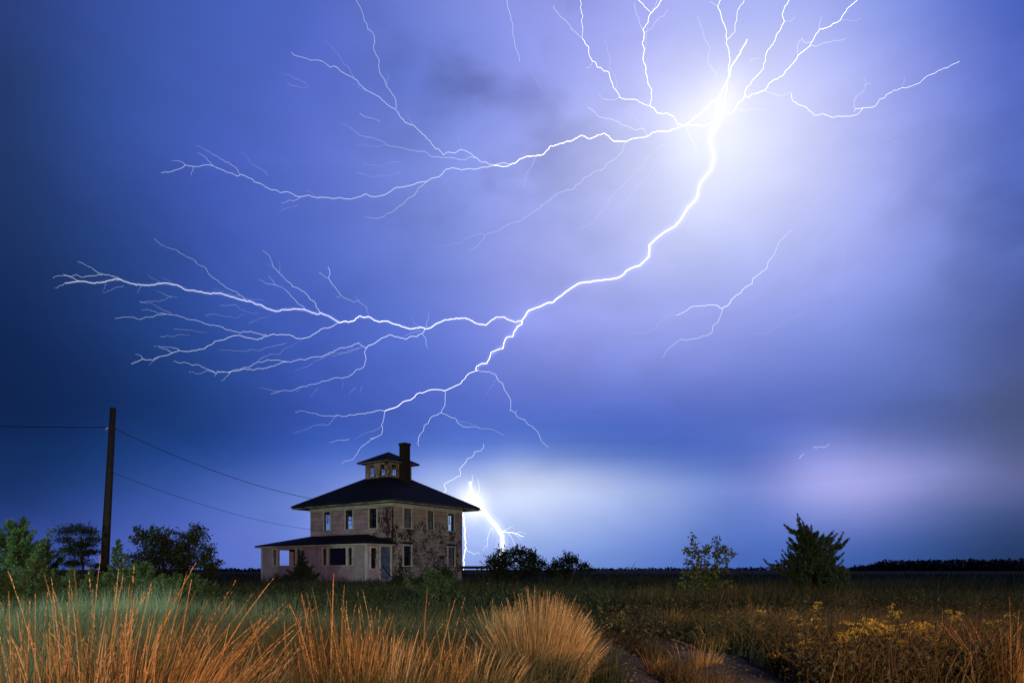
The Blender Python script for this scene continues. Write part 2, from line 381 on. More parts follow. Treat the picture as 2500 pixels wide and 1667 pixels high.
#@@STRUCTURE
# ------------------------------------------------------------------ ground
HA = R(54.2)
HV = np.array([math.cos(HA), math.sin(HA)]); HU = np.array([-HV[1], HV[0]]); HC = np.array([-8.285, 47.396])
def hloc(x, y):
    q = np.stack([np.asarray(x) - HC[0], np.asarray(y) - HC[1]], -1)
    return q @ HV, q @ HU
def gz(x, y):
    """ground height"""
    x = np.asarray(x, float); y = np.asarray(y, float)
    z = .06 * np.sin(x * .31 + 1) * np.cos(y * .23) + .035 * np.sin(x * .9 + y * .7)
    fade = np.clip((400 - np.hypot(x, y)) / 300, 0, 1)
    a, b = hloc(x, y)
    near_house = np.clip(1 - np.maximum(np.maximum(-2.6 - a, a - 8), np.maximum(-.3 - b, b - 12)) / 3, 0, 1)
    lane = np.exp(-((x - 1.55 - .012 * y) / .9) ** 2) * np.clip((14 - y) / 5, 0, 1)
    return z * fade * (1 - near_house) - .07 * lane
def at(px, Y, z=None):
    X = (px - 1250) / FPX * Y
    return (X, Y, float(gz(X, Y)) if z is None else z)
def hgt(py, Y): return CH + (HZ - py) / FPX * Y

def ground_mat():
    m, t, b, o = mat_new('marsh_soil')
    g = N(t, 'ShaderNodeNewGeometry'); P = g.outputs['Position']
    n1 = N(t, 'ShaderNodeTexNoise', {'Vector': P, 'Scale': .35, 'Detail': 8, 'Roughness': .7})
    n2 = N(t, 'ShaderNodeTexNoise', {'Vector': P, 'Scale': 9, 'Detail': 6, 'Roughness': .7})
    c1 = ramp(t, n1.outputs[0], [(.3, (.022, .026, .012)), (.5, (.040, .036, .018)), (.72, (.060, .045, .022))])
    c2 = ramp(t, n2.outputs[0], [(.3, (.018, .020, .010)), (.7, (.075, .060, .030))])
    t.links.new(mixc(t, .5, c1, c2), b.inputs['Base Color']); b.inputs['Roughness'].default_value = 1; b.inputs['Specular IOR Level'].default_value = .05
    bp = N(t, 'ShaderNodeBump', {'Height': n2.outputs[0], 'Strength': .8, 'Distance': .05}); t.links.new(bp.outputs[0], b.inputs['Normal'])
    return m
xs = np.concatenate([-np.geomspace(6000, 30, 26), np.linspace(-29, 29, 140), np.geomspace(30, 6000, 26)])
ys = np.concatenate([[-300, -100, -40], np.linspace(-20, 70, 200), np.geomspace(72, 9000, 40)])
X, Y = np.meshgrid(xs, ys); nx, ny = len(xs), len(ys)
V = np.stack([X.ravel(), Y.ravel(), gz(X, Y).ravel()], 1)
I = np.arange(nx * ny).reshape(ny, nx)
Q = np.stack([I[:-1, :-1].ravel(), I[:-1, 1:].ravel(), I[1:, 1:].ravel(), I[1:, :-1].ravel()], 1)
tag(link('ground', mesh_np('ground', V, [Q], smooth=True), None, ground_mat()), kind='structure')

def dirt_mat():
    m, t, b, o = mat_new('sandy_track_dirt')
    g = N(t, 'ShaderNodeNewGeometry'); P = g.outputs['Position']
    n1 = N(t, 'ShaderNodeTexNoise', {'Vector': P, 'Scale': 3, 'Detail': 9, 'Roughness': .75})
    n2 = N(t, 'ShaderNodeTexVoronoi', {'Vector': P, 'Scale': 38})
    c = ramp(t, n1.outputs[0], [(.3, (.024, .018, .012)), (.52, (.062, .045, .028)), (.72, (.15, .11, .07))])
    t.links.new(c, b.inputs['Base Color']); b.inputs['Roughness'].default_value = 1
    mxn = N(t, 'ShaderNodeMath', {0: n1.outputs[0], 1: n2.outputs['Distance']}, operation='ADD')
    bp = N(t, 'ShaderNodeBump', {'Height': mxn.outputs[0], 'Strength': .9, 'Distance': .03}); t.links.new(bp.outputs[0], b.inputs['Normal'])
    return m
DM = dirt_mat()
def lane_x(y, k): return (1.08 if k == 0 else 2.05) + .012 * (y - 6) + .25 * np.sin(y * .11)
def lane_w(y, k): return (.25 if k == 0 else .38) * (1 + .25 * np.sin(y * 1.7 + k) + .15 * np.sin(y * 4.1))
for k in (0, 1):
    yy = np.linspace(2.5, 10.8, 60); ss = np.linspace(-1, 1, 9)
    Xp = lane_x(yy, k)[:, None] + ss[None] * lane_w(yy, k)[:, None]; Yp = np.repeat(yy[:, None], 9, 1)
    Zp = gz(Xp, Yp) + .012 * np.sin(Xp * 9 + Yp * 5) * (1 - ss[None] ** 2) + np.where(abs(ss[None]) > .9, -.03, .03)
    I = np.arange(Xp.size).reshape(Xp.shape)
    Q = np.stack([I[:-1, :-1].ravel(), I[:-1, 1:].ravel(), I[1:, 1:].ravel(), I[1:, :-1].ravel()], 1)
    o = link('dirt_path', mesh_np('dirt_path', np.stack([Xp.ravel(), Yp.ravel(), Zp.ravel()], 1), [Q], smooth=True), None, DM)
    tag(o, kind='structure', group='wheel ruts of the dirt lane')
# small stones pressed into the ruts
sv = []; sf = []
for i in range(260):
    k = i % 2; y = random.uniform(5.5, 13); x = lane_x(y, k) + random.uniform(-1, 1) * lane_w(y, k) * .9
    r = random.uniform(.008, .026); z = float(gz(x, y)) + .03 + r * .3; n = len(sv)
    for d in ((1,0,0),(0,1,0),(-1,0,0),(0,-1,0),(0,0,.7),(0,0,-.7)):
        sv.append((x + d[0]*r*random.uniform(.7,1.3), y + d[1]*r*random.uniform(.7,1.3), z + d[2]*r))
    for a, b in ((0,1),(1,2),(2,3),(3,0)): sf += [(n+a, n+b, n+4), (n+b, n+a, n+5)]
me = bpy.data.meshes.new('gravel'); me.from_pydata(sv, [], sf)
tag(link('gravel', me, None, simple('pale_stone', (.10, .085, .07), .9)), kind='stuff')

# ------------------------------------------------------------------ far woods and the low rise at the horizon
def woods(name, pxs, Y0, tops, dens, clump, seed, mat='woods'):
    r = np.random.default_rng(seed); P_ = []; 
    n = dens
    px = r.uniform(pxs[0], pxs[1], n); Yd = Y0 * (1 + r.uniform(0, .06, n))
    top = np.interp(px, tops[0], tops[1]) + .9 * np.sin(px * .11) + .6 * np.sin(px * .33 + 1)
    h = CH + (HZ - top) / FPX * Y0
    z = h * r.uniform(-.08, 1, n) ** 1 if False else h * (1 - r.uniform(0, 1, n) ** .8 * 1.1)
    X = (px - 1250) / FPX * Yd
    c = np.stack([X, Yd, z], 1)
    me = leaves(c, r.normal(size=(n, 3)), clump * r.uniform(.6, 1.3, n), clump * r.uniform(.4, .9, n), r.uniform(0, 1, n), r)
    return link(name, me, None, M[mat], kind='stuff')
def leaves(c, d, L, Wd, tint, r=rng, fold=.0):
    """one rhombus per leaf at c, pointing along d"""
    n = len(c); d = d / (np.linalg.norm(d, axis=1, keepdims=True) + 1e-9)
    s = np.cross(d, r.normal(size=(n, 3))); s /= (np.linalg.norm(s, axis=1, keepdims=True) + 1e-9)
    L = np.broadcast_to(L, n)[:, None]; Wd = np.broadcast_to(Wd, n)[:, None]
    up = np.cross(d, s)
    p0 = c; p2 = c + d * L - up * L * fold; m_ = c + d * L * .5
    p1 = m_ + s * Wd * .5; p3 = m_ - s * Wd * .5
    V = np.stack([p0, p1, p2, p3], 1).reshape(-1, 3)
    f = np.arange(n * 4).reshape(n, 4)
    F2 = np.concatenate([f[:, [0, 1, 2]], f[:, [0, 2, 3]]])
    return mesh_np('leaves', V, [F2], {'tint': np.repeat(tint, 4)})
tag(woods('far_woods', (2075, 2900), 520, ([2075, 2120, 2160, 2400, 2900], [1387, 1383, 1369, 1367, 1369]), 12000, 2.6, 3))
tag(woods('distant_treeline', (1380, 2100), 1500, ([1380, 1500, 1660, 1830, 1870, 1910, 2100], [1389, 1388, 1387, 1386, 1384.5, 1385, 1387]), 2600, 5, 4))
tag(woods('distant_treeline', (420, 660), 420, ([420, 520, 570, 610, 660], [1392, 1391, 1390, 1388.5, 1391]), 1100, 1.6, 5))

#@@HOUSE
# ------------------------------------------------------------------ the house (local x along the right wall, y along the left wall)
HL, HW = 7.5, 8.95                      # right wall, left wall
house = thing('house', 'abandoned two storey pink house with flaking paint, dark hipped roof and a cupola', 'house', (HC[0], HC[1], 0), (0, 0, HA))
def frame_of(kind, off, thick=.16):
    """wall plane -> function (s, d, z) to local point; s along wall, d outward"""
    if kind == 'left': return lambda s, d, z: (off - d, s, z)          # outward -x
    if kind == 'right': return lambda s, d, z: (s, off - d, z)         # outward -y
    if kind == 'back': return lambda s, d, z: (off + d, s, z)          # outward +x
    if kind == 'end': return lambda s, d, z: (s, off + d, z)           # outward +y
def wall(name, kind, off, s0, s1, z0, z1, holes, mat, parent, thick=.16, label=None):
    fr = frame_of(kind, off); mb = MB()
    S_ = sorted({s0, s1, *[h[0] for h in holes], *[h[1] for h in holes]}); Z_ = sorted({z0, z1, *[h[2] for h in holes], *[h[3] for h in holes]})
    def solid(i, j):
        if i < 0 or j < 0 or i >= len(S_) - 1 or j >= len(Z_) - 1: return False
        s = (S_[i] + S_[i+1]) / 2; z = (Z_[j] + Z_[j+1]) / 2
        return not any(h[0] < s < h[1] and h[2] < z < h[3] for h in holes)
    for i in range(len(S_) - 1):
        for j in range(len(Z_) - 1):
            if not solid(i, j): continue
            a, b, c, d = S_[i], S_[i+1], Z_[j], Z_[j+1]
            for dd in (0, -thick): mb.poly([fr(a, dd, c), fr(b, dd, c), fr(b, dd, d), fr(a, dd, d)])
            if not solid(i-1, j): mb.poly([fr(a, 0, c), fr(a, -thick, c), fr(a, -thick, d), fr(a, 0, d)])
            if not solid(i+1, j): mb.poly([fr(b, 0, c), fr(b, -thick, c), fr(b, -thick, d), fr(b, 0, d)])
            if not solid(i, j-1): mb.poly([fr(a, 0, c), fr(b, 0, c), fr(b, -thick, c), fr(a, -thick, c)])
            if not solid(i, j+1): mb.poly([fr(a, 0, d), fr(b, 0, d), fr(b, -thick, d), fr(a, -thick, d)])
    return mb.build(name, mat, parent, label=label)
def fbox(mb, fr, s0, s1, d0, d1, z0, z1):
    a = fr(s0, d0, z0); b = fr(s1, d1, z1)
    return mb.box([min(p, q) for p, q in zip(a, b)], [max(p, q) for p, q in zip(a, b)])
def window(kind, off, s0, s1, z0, z1, parent, cols=3, rows=2, shade=False, casing=.11, broken=0, single=False, trim='trim', label=None, glassy=True):
    """hole s0..s1 x z0..z1: casing (the window itself) > sill, sashes, panes, shade"""
    fr = frame_of(kind, off); mb = MB(); c = casing
    fbox(mb, fr, s0 - c, s0, -.02, .035, z0, z1); fbox(mb, fr, s1, s1 + c, -.02, .035, z0, z1)
    fbox(mb, fr, s0 - c - .02, s1 + c + .02, -.02, .045, z1, z1 + c)
    w = mb.build('window', M[trim], parent, label=label)
    ms = MB(); fbox(ms, fr, s0 - c - .04, s1 + c + .04, -.02, .075, z0 - .06, z0); ms.build('sill', M[trim], w)
    zm = (z0 + z1) / 2
    halves = [(z0, z1, 0)] if single else [(z0, zm + .02, 0), (zm - .02, z1, 1)]
    for za, zb, top in halves:
        d = -.05 if top else -.09
        if broken and not top and broken < 2: 
            pass
        m2 = MB(); b = .04
        fbox(m2, fr, s0, s0 + b, d - .035, d, za, zb); fbox(m2, fr, s1 - b, s1, d - .035, d, za, zb)
        fbox(m2, fr, s0 + b, s1 - b, d - .035, d, za, za + b); fbox(m2, fr, s0 + b, s1 - b, d - .035, d, zb - b, zb)
        if top or (rows > 3):
            for i in range(1, cols):
                s = s0 + (s1 - s0) * i / cols; fbox(m2, fr, s - .011, s + .011, d - .026, d - .006, za + b, zb - b)
            for j in range(1, rows):
                z = za + (zb - za) * j / rows; fbox(m2, fr, s0 + b, s1 - b, d - .03, d - .002, z - .011, z + .011)
        m2.build('sash', M['sash'], w)
        if glassy and not (broken and not top):
            m3 = MB(); fbox(m3, fr, s0 + b, s1 - b, d - .019, d - .015, za + b, zb - b); m3.build('pane', M['glass'], w)
    if shade:
        m4 = MB(); fbox(m4, fr, s0 + .01, s1 - .01, -.134, -.130, z0 + (z1 - z0) * (shade if shade < 1 else 0), z1 - .01); m4.build('window_shade', M['shade'], w)
    return w
ZT = 5.70
RW = [(1.08, 1.80, 4.0, 5.38), (3.52, 4.16, 4.0, 5.38), (5.82, 6.50, 4.0, 5.34), (1.06, 1.80, 1.32, 2.74), (5.84, 6.56, 1.32, 2.74)]
LW = [(6.62, 7.30, 4.0, 5.40), (4.12, 4.88, 4.0, 5.40), (1.60, 2.33, 4.0, 5.40)]
EW = [(1.15, 2.05, 4.0, 5.4), (3.62, 4.40, 4.0, 5.4), (5.5, 6.2, 4.0, 5.4)]
BW = [(1.02, 1.72, 4.0, 5.35), (4.2, 4.9, 4.0, 5.35), (7.2, 7.9, 4.0, 5.35)]
wr = wall('wall', 'right', 0, 0, HL, .3, ZT, RW, M['under'], house, label='right wall with cream paint flaked to dark wood')
wl = wall('wall', 'left', 0, .16, HW - .16, .3, ZT, LW, M['under'], house, label='pink left wall above the porch roof')
wall('wall', 'end', HW, 0, HL, .3, ZT, EW, M['shingle_left'], house)
wall('wall', 'back', HL, .16, HW - .16, .3, ZT, BW, M['shingle_left'], house)
# shingles, one slab each, in courses; 300 nearest/largest as pieces
SLAB = {}
def slab_mesh(key, w, h, mat):
    k = (key, round(w, 2), round(h, 2))
    if k not in SLAB:
        mb = MB(); n = [(0, .002), (0, .002)]
        # thicker at the butt (lower edge), thin at the top
        pts = [(0, .004, 0), (w, .004, 0), (w, .004, h), (0, .004, h), (0, .020, 0), (w, .020, 0), (w, .008, h), (0, .008, h)]
        mb.v = pts; mb.f = [(4, 5, 6, 7), (0, 1, 5, 4), (1, 2, 6, 5), (2, 3, 7, 6), (3, 0, 4, 7)]
        me = mb.mesh('shingle'); me.materials.append(mat); SLAB[k] = me
    return SLAB[k]
def shingle_wall(wallobj, kind, s0, s1, z0, z1, holes, matfn, budget, wid=.62, hei=.30):
    cnt = 0
    nz_ = int(round((z1 - z0) / hei)); hz_ = (z1 - z0) / nz_
    for j in range(nz_):
        za = z0 + j * hz_; zb = za + hz_ - .014
        s = s0 - (wid * .5 if j % 2 else 0)
        while s < s1 - .02:
            a, b = max(s, s0), min(s + wid, s1); s += wid
            segs = [(a, b)]
            for h in holes:
                if h[2] - .06 - hei * .6 < za < h[3] + .05:
                    segs = [q for x, y in segs for q in ((x, min(y, h[0] - .125)), (max(x, h[1] + .125), y)) if q[1] - q[0] > .05]
            for x, y in segs:
                if y - x < .05 or cnt >= budget: continue
                x0 = x + .004; w_ = round(y - x - .018, 2)
                o = bpy.data.objects.new('shingle', slab_mesh(kind + matfn(x, za).name, w_, round(zb - za, 3), matfn(x, za))); C.objects.link(o); o.parent = wallobj
                if kind == 'right': # slab x -> local x, slab y(out) -> -y
                    o.matrix_local = Matrix(((1,0,0,x0),(0,-1,0,0),(0,0,1,za),(0,0,0,1)))
                else:               # slab x -> local y, out -> -x
                    o.matrix_local = Matrix(((0,-1,0,0),(1,0,0,x0),(0,0,1,za),(0,0,0,1)))
                o.rotation_euler.rotate_axis('Y', random.gauss(0, .004))
                cnt += 1
    return cnt
n1 = shingle_wall(wr, 'right', 0.06, HL - .02, .31, 5.42, RW, lambda x, z: M['shingle_right'], 230)
n2 = shingle_wall(wl, 'left', 0.06, HW - .02, 3.30, 5.42, LW, lambda x, z: M['shingle_corner'] if x < 1.35 - .3 * math.sin(z * 5) else M['shingle_left'], 300 - n1, .66, .35)
for i, h in enumerate(RW): window('right', 0, *h, house, shade={0: .02, 1: .03, 4: .02}.get(i, False), cols=3, rows=2)
for i, h in enumerate(LW): window('left', 0, *h, house, cols=3, rows=2)
for h in EW: window('end', HW, *h, house, cols=2, rows=2)
for h in BW: window('back', HL, *h, house, cols=3, rows=2)
# trim boards: frieze under the soffit, corner boards
mb = MB()
mb.box((-.03, -.03, 5.42), (HL + .03, -.002, ZT)).box((-.03, -.002, 5.42), (-.002, HW + .03, ZT)); mb.build('frieze_board', M['trim'], house)
# foundation
mb = MB(); mb.box((-.02, -.02, -.6), (HL + .02, HW + .02, .30)); mb.build('foundation', M['concrete'], house)
mb = MB(); mb.box((.17, .17, 3.0), (HL - .17, HW - .17, 3.15)); mb.build('upper_floor', M['interior'], house)
# main roof: frustum from the eaves up to the cupola
EX0, EX1, EY0, EY1, ZE = -1.0, HL + 1.0, -1.0, HW + 1.0, 5.86
KX, KY, KH = 3.82, 4.37, 1.25
mb = MB()
e = [(EX0, EY0), (EX1, EY0), (EX1, EY1), (EX0, EY1)]; k = [(KX-KH, KY-KH), (KX+KH, KY-KH), (KX+KH, KY+KH), (KX-KH, KY+KH)]
for i in range(4):
    j = (i + 1) % 4
    mb.poly([(*e[i], ZE), (*e[j], ZE), (*k[j], 8.03), (*k[i], 8.03)])
    mb.poly([(*e[i], ZE - .05), (*e[j], ZE - .05), (*e[j], ZE), (*e[i], ZE)])
mb.poly([(*p, 8.03) for p in k])
roof = mb.build('roof', M['roof'], house)
mb = MB(); t_ = .05
for i, (x0, y0, x1, y1) in enumerate([(EX0+.04, EY0+.04, EX1-.04, EY0+.07), (EX0+.04, EY1-.07, EX1-.04, EY1-.04), (EX0+.04, EY0+.07, EX0+.07, EY1-.07), (EX1-.07, EY0+.07, EX1-.04, EY1-.07)]):
    mb.box((x0, y0, ZE - .21), (x1, y1, ZE - .052))
mb.build('fascia', M['fascia'], roof)
mb = MB(); mb.box((EX0+.072, EY0+.072, ZT + .002), (EX1-.072, EY1-.072, ZT + .03)); mb.build('soffit', M['soffit'], roof)
mb = MB()
mb.tube([(EX0 - .03, EY0 - .03 + q * (EY1 - EY0 + .06) / 20, ZE - .07 + .015 * math.sin(q * 1.3)) for q in range(21)], .045, 6)
mb.tube([(EX0 - .03 + q * (EX1 - EX0 + .12) / 20, EY0 - .03, ZE - .07 + .012 * math.sin(q * 1.7 + 2) - (.05 if q > 19 else 0)) for q in range(21)], .045, 6)
mb.build('gutter', M['gutter'], roof)
# hip ridges, a little proud
mb = MB()
for i in range(4): mb.tube([(*e[i], ZE + .01), (*k[i], 8.045)], .035, 5)
mb.build('ridge_cap', M['roof'], roof)
# chimney on the right slope
chx, chy = KX + .0, KY - 1.75
mb = MB(); mb.box((chx - .29, chy - .29, 7.2), (chx + .29, chy + .29, 10.48)); ch = mb.build('chimney', M['brick'], roof)
mb = MB(); mb.box((chx - .33, chy - .33, 10.48), (chx + .33, chy + .33, 10.66)); mb.build('chimney_cap', M['brick'], ch)
# cupola
cup = MB()
cz0, cz1 = 8.02, 9.12
kw = [(-.88, -.36, 8.18, 9.0), (.28, .80, 8.18, 9.0)]
cu = bpy.data.objects.new('cupola', None); C.objects.link(cu); cu.parent = house
for kind, off, cs in (('left', KX - KH, KY), ('right', KY - KH, KX), ('back', KX + KH, KY), ('end', KY + KH, KX)):
    sh = .0 if kind in ('left', 'right') else .25
    hs = [(cs + a + sh * .4, cs + b + sh * .4, c, d) for a, b, c, d in kw]
    lo, hi = (cs - KH, cs + KH) if kind in ('right', 'end') else (cs - KH + .1, cs + KH - .1)
    cwall = wall('cupola_wall', kind, off, lo, hi, cz0, 9.16, hs, M['cupola'], cu, thick=.1)
    for q, h in enumerate(hs):
        fr = frame_of(kind, off); m2 = MB()
        fbox(m2, fr, h[0]-.07, h[0], -.01, .025, h[2], h[3]); fbox(m2, fr, h[1], h[1]+.07, -.01, .025, h[2], h[3]); fbox(m2, fr, h[0]-.07, h[1]+.07, -.01, .03, h[3], h[3]+.08)
        fbox(m2, fr, h[0]-.09, h[1]+.09, -.01, .04, h[2]-.05, h[2])
        w = m2.build('window', M['cupola'], cu)
        m3 = MB(); tilt = .05 * ((q * 2 - 1)); za = h[2] + (.18 if kind in ('left', 'right') else 0)
        for i in range(0, 4):
            s = h[0] + (h[1] - h[0]) * i / 3; fbox(m3, fr, s - .012, s + .012, -.07, -.05, za, h[3])
        for j in range(0, 5):
            z = za + (h[3] - za) * j / 4; fbox(m3, fr, h[0], h[1], -.068, -.052, z - .012, z + .012)
        m3.build('sash', M['sash'], w)
mb = MB(); r_ = 1.71
cc = [(KX-r_, KY-r_), (KX+r_, KY-r_), (KX+r_, KY+r_), (KX-r_, KY+r_)]
for i in range(4):
    j = (i+1) % 4
    mb.poly([(*cc[i], 9.28), (*cc[j], 9.28), (KX, KY, 10.19)]); mb.poly([(*cc[i], 9.22), (*cc[j], 9.22), (*cc[j], 9.28), (*cc[i], 9.28)])
cr_ = mb.build('cupola_roof', M['roof'], cu)
mb = MB(); mb.box((KX-r_+.03, KY-r_+.03, 9.162), (KX+r_-.03, KY+r_-.03, 9.215)); mb.build('soffit', M['soffit'], cr_)
mb = MB()
mb.box((KX-r_+.005, KY-r_+.005, 9.15), (KX+r_-.5, KY-r_+.028, 9.222)).box((KX-r_+.005, KY-r_+.03, 9.15), (KX-r_+.028, KY+r_-.02, 9.222)); mb.build('fascia', M['fascia'], cr_)

# --- porch wrapping the left wall, one storey
PX, PB, PZ = -2.40, 11.73, 2.72
P1 = (6.98, 10.26); P2 = (1.42, 4.48)
def tri(b0, b1):  # narrow, picture pane, narrow
    w = .40
    return [(b0, b0 + w), (b0 + w + .20, b1 - w - .20), (b1 - w, b1)]
porch_h = [(a, b, 1.36, 2.54) for t in (P1, P2) for a, b in tri(*t)]
pw = wall('porch_wall', 'left', PX, .12, PB - .12, .26, PZ, porch_h, M['porch'], house, .12)
DH = [(-2.02, -1.50, 1.14, 2.52), (-1.12, -.20, .42, 2.62)]
wall('porch_wall', 'right', 0, PX, -.002, .26, PZ, DH, M['porch'], house, .12)
wall('porch_wall', 'end', PB, PX, 4.0, .26, PZ, [(-.85, .10, 1.22, 2.58), (1.35, 2.4, 1.22, 2.58)], M['porch'], house, .12)
wall('porch_wall', 'back', 4.0, HW + .002, PB - .122, .26, PZ, [(9.5, 11.0, 1.3, 2.5)], M['porch'], house, .12)
for t in (P1, P2):
    hs = tri(*t); fr = frame_of('left', PX)
    for q, (a, b) in enumerate(hs):
        if q == 1:
            m2 = MB()
            fbox(m2, fr, a-.10, a, -.02, .035, 1.36, 2.54); fbox(m2, fr, b, b+.10, -.02, .035, 1.36, 2.54); fbox(m2, fr, a-.10, b+.10, -.02, .04, 2.54, 2.64)
            w = m2.build('picture_window', M['trim'], house)
            m3 = MB(); fbox(m3, fr, a-.10, b+.10, -.02, .06, 1.29, 1.36); m3.build('sill', M['trim'], w)
            if t == P2:
                m3 = MB(); fbox(m3, fr, a, b, -.08, -.076, 1.36, 2.54); m3.build('pane', M['glass'], w)
        else: window('left', PX, a, b, 1.36, 2.54, house, casing=.085, rows=1, cols=1)
window('right', 0, *DH[0], house, cols=3, rows=2, casing=.08)
# door with casing, glazing and handle
fr = frame_of('right', 0); m2 = MB(); d0, d1, z0, z1 = DH[1]
fbox(m2, fr, d0-.11, d0, -.02, .035, z0, z1); fbox(m2, fr, d1, d1+.11, -.02, .035, z0, z1); fbox(m2, fr, d0-.11, d1+.11, -.02, .04, z1, z1+.10); m2.build('door_frame', M['trim'], house)
m2 = MB(); fbox(m2, fr, d0+.005, d0+.11, -.075, -.035, z0+.01, z1-.01); fbox(m2, fr, d1-.11, d1-.005, -.075, -.035, z0+.01, z1-.01)
fbox(m2, fr, d0+.11, d1-.11, -.075, -.035, z0+.01, z0+.22); fbox(m2, fr, d0+.11, d1-.11, -.075, -.035, z0+.95, z0+1.08); fbox(m2, fr, d0+.11, d1-.11, -.075, -.035, z1-.13, z1-.01)
fbox(m2, fr, d0+.11, d1-.11, -.066, -.050, z0+.22, z0+.95); fbox(m2, fr, d0+.11, d1-.11, -.066, -.050, z0+1.08, z1-.13)
dr = m2.build('door', M['door'], house)
m2 = MB(); m2.tube([fr(d1-.06, -.035, z0+1.0), fr(d1-.06, .03, z0+1.0), fr(d1-.06, .05, z0+1.0)], [.012, .012, .03], 8); m2.build('handle', M['metal'], dr)
m2 = MB()
for q in range(3): fbox(m2, fr, d0-.15, d1+.15, .03 + .28*(2-q) if q < 2 else .03, .03 + .28 * (3-q), -.05, .42 - .14*(2-q) if q < 2 else .42)
m2.build('doorstep', M['concrete'], house)
# seams between the porch panels, corner posts, base board
mb = MB(); fr = frame_of('left', PX)
for b in (.06, 1.15, 4.85, 5.9, 6.65, 10.62): fbox(mb, fr, b - .012, b + .012, 0, .014, .44, PZ)
mb.build('panel_batten', M['porch'], house)
mb = MB(); mb.box((PX - .022, -.022, .30), (PX + .12, .12, PZ)); mb.box((PX - .022, PB - .12, .30), (PX + .12, PB + .022, PZ)); mb.build('corner_post', M['trim'], house)
mb = MB(); mb.box((PX - .05, -.05, -.5), (-.021, PB + .02, .26)); mb.box((-.019, HW + .021, -.5), (4.02, PB + .02, .26)); mb.build('porch_foundation', M['concrete'], house)
mb = MB(); mb.box((PX + .13, .13, .262), (-.17, PB - .13, .30)); mb.build('porch_floor', M['interior'], house)
# porch roof: hipped skirt against the walls
e0x, e0y, e1y, ze, zt = PX - .30, -.32, PB + .45, 2.86, 3.60
T0 = 2.5; bx = 4.4
mb = MB()
A = (e0x, e0y, ze); B = (e0x, e1y, ze); Tn = (-.02, T0, zt); Te = (-.02, HW + .02, zt)
mb.poly([A, Tn, Te, B])                                   # long front slope
mb.poly([A, (-.02, e0y, ze + .07), Tn])                   # near hip
Cb = (bx, e1y, ze); Tb = (bx, HW + .02, zt)
mb.poly([B, Te, Tb, Cb])                                  # slope over the far wing
mb.poly([Tb, (bx, HW + .02, ze), Cb])
th = .07
for p, q in ((A, B), (B, Cb), (Cb, (bx, HW + .02, ze)), (A, (-.02, e0y, ze))):
    mb.poly([(p[0], p[1], ze - th), (q[0], q[1], ze - th), (q[0], q[1], ze), (p[0], p[1], ze)])
mb.poly([(-.02, e0y, ze), (-.02, e0y, ze + .07), A])
prf = mb.build('porch_roof', M['roof'], house)
mb = MB()
mb.box((e0x + .03, e0y + .03, ze - .16), (e0x + .055, e1y - .03, ze - .055)); mb.box((e0x + .057, e0y + .03, ze - .16), (-.06, e0y + .055, ze - .055)); mb.box((e0x + .057, e1y - .055, ze - .16), (bx, e1y - .03, ze - .055))
mb.build('fascia', M['trim'], prf)
mb = MB(); mb.box((e0x + .06, e0y + .06, PZ + .002), (-.03, e1y - .06, PZ + .03)); mb.box((-.028, HW + .03, PZ + .002), (bx, e1y - .06, PZ + .03)); mb.build('soffit', M['soffit'], prf)
# insulator and conduit where the service wire lands
mb = MB(); mb.tube([(-.05, -.05, 5.36), (-.05, -.17, 5.40), (-.05, -.2, 5.46)], [.015, .03, .03], 6); mb.build('insulator', M['porcelain'], house)
mb = MB(); mb.tube([(-.06, .1, 5.36), (-.06, 1.2, 5.39), (-.06, 2.9, 5.37)], .014, 5); mb.build('conduit', M['wire'], house)
def hw(a, b, z): 
    p = HC + a * HV + b * HU; return (p[0], p[1], z)

# board leaning across the door
mb = MB(); p0 = Vector(hw(-1.28, -.30, 1.32)); p1 = Vector(hw(-.22, -.62, .12))
mb.tube([p0, p1], .045, 4)
tag(mb.build('loose_board', M['grey_wood']), 'dark loose board leaning diagonally across the lower half of the porch door', 'board')

# dark railing and lattice beside the house, right
dk = thing('wooden_deck', 'dark wooden railing and deck beside the right rear corner of the house', 'deck', (at(1155, 58)[0], 58, 0), (0, 0, .12))
for zz in (1.12, .84):
    mb = MB(); mb.box((-1.5, -.05, zz), (1.4, .05, zz + (.24 if zz > 1 else .10))); mb.build('rail', M['grey_wood'], dk)
for x in (-.9, .35, 1.2):
    mb = MB(); mb.box((x - .06, -.055, -.1), (x + .06, .055, 1.115)); mb.build('post', M['grey_wood'], dk)
mb = MB(); mb.box((-1.6, -.1, .1), (1.5, 2.2, .34)); mb.build('deck_floor', M['grey_wood'], dk)
lt = thing('lattice_panel', 'small diamond lattice panel standing below the dark railing', 'lattice', (at(1170, 55)[0], 55, 0))
mb = MB()
for i in range(-6, 9):
    for s in (1, -1):
        x0 = i * .16; pts = [(x0, .01 * s, .06), (x0 + s * .9, .01 * s, .96)]
        q = [p for p in pts]
        mb.tube(q, .012, 4)
mb.build('slat', M['grey_wood'], lt, kind='stuff')

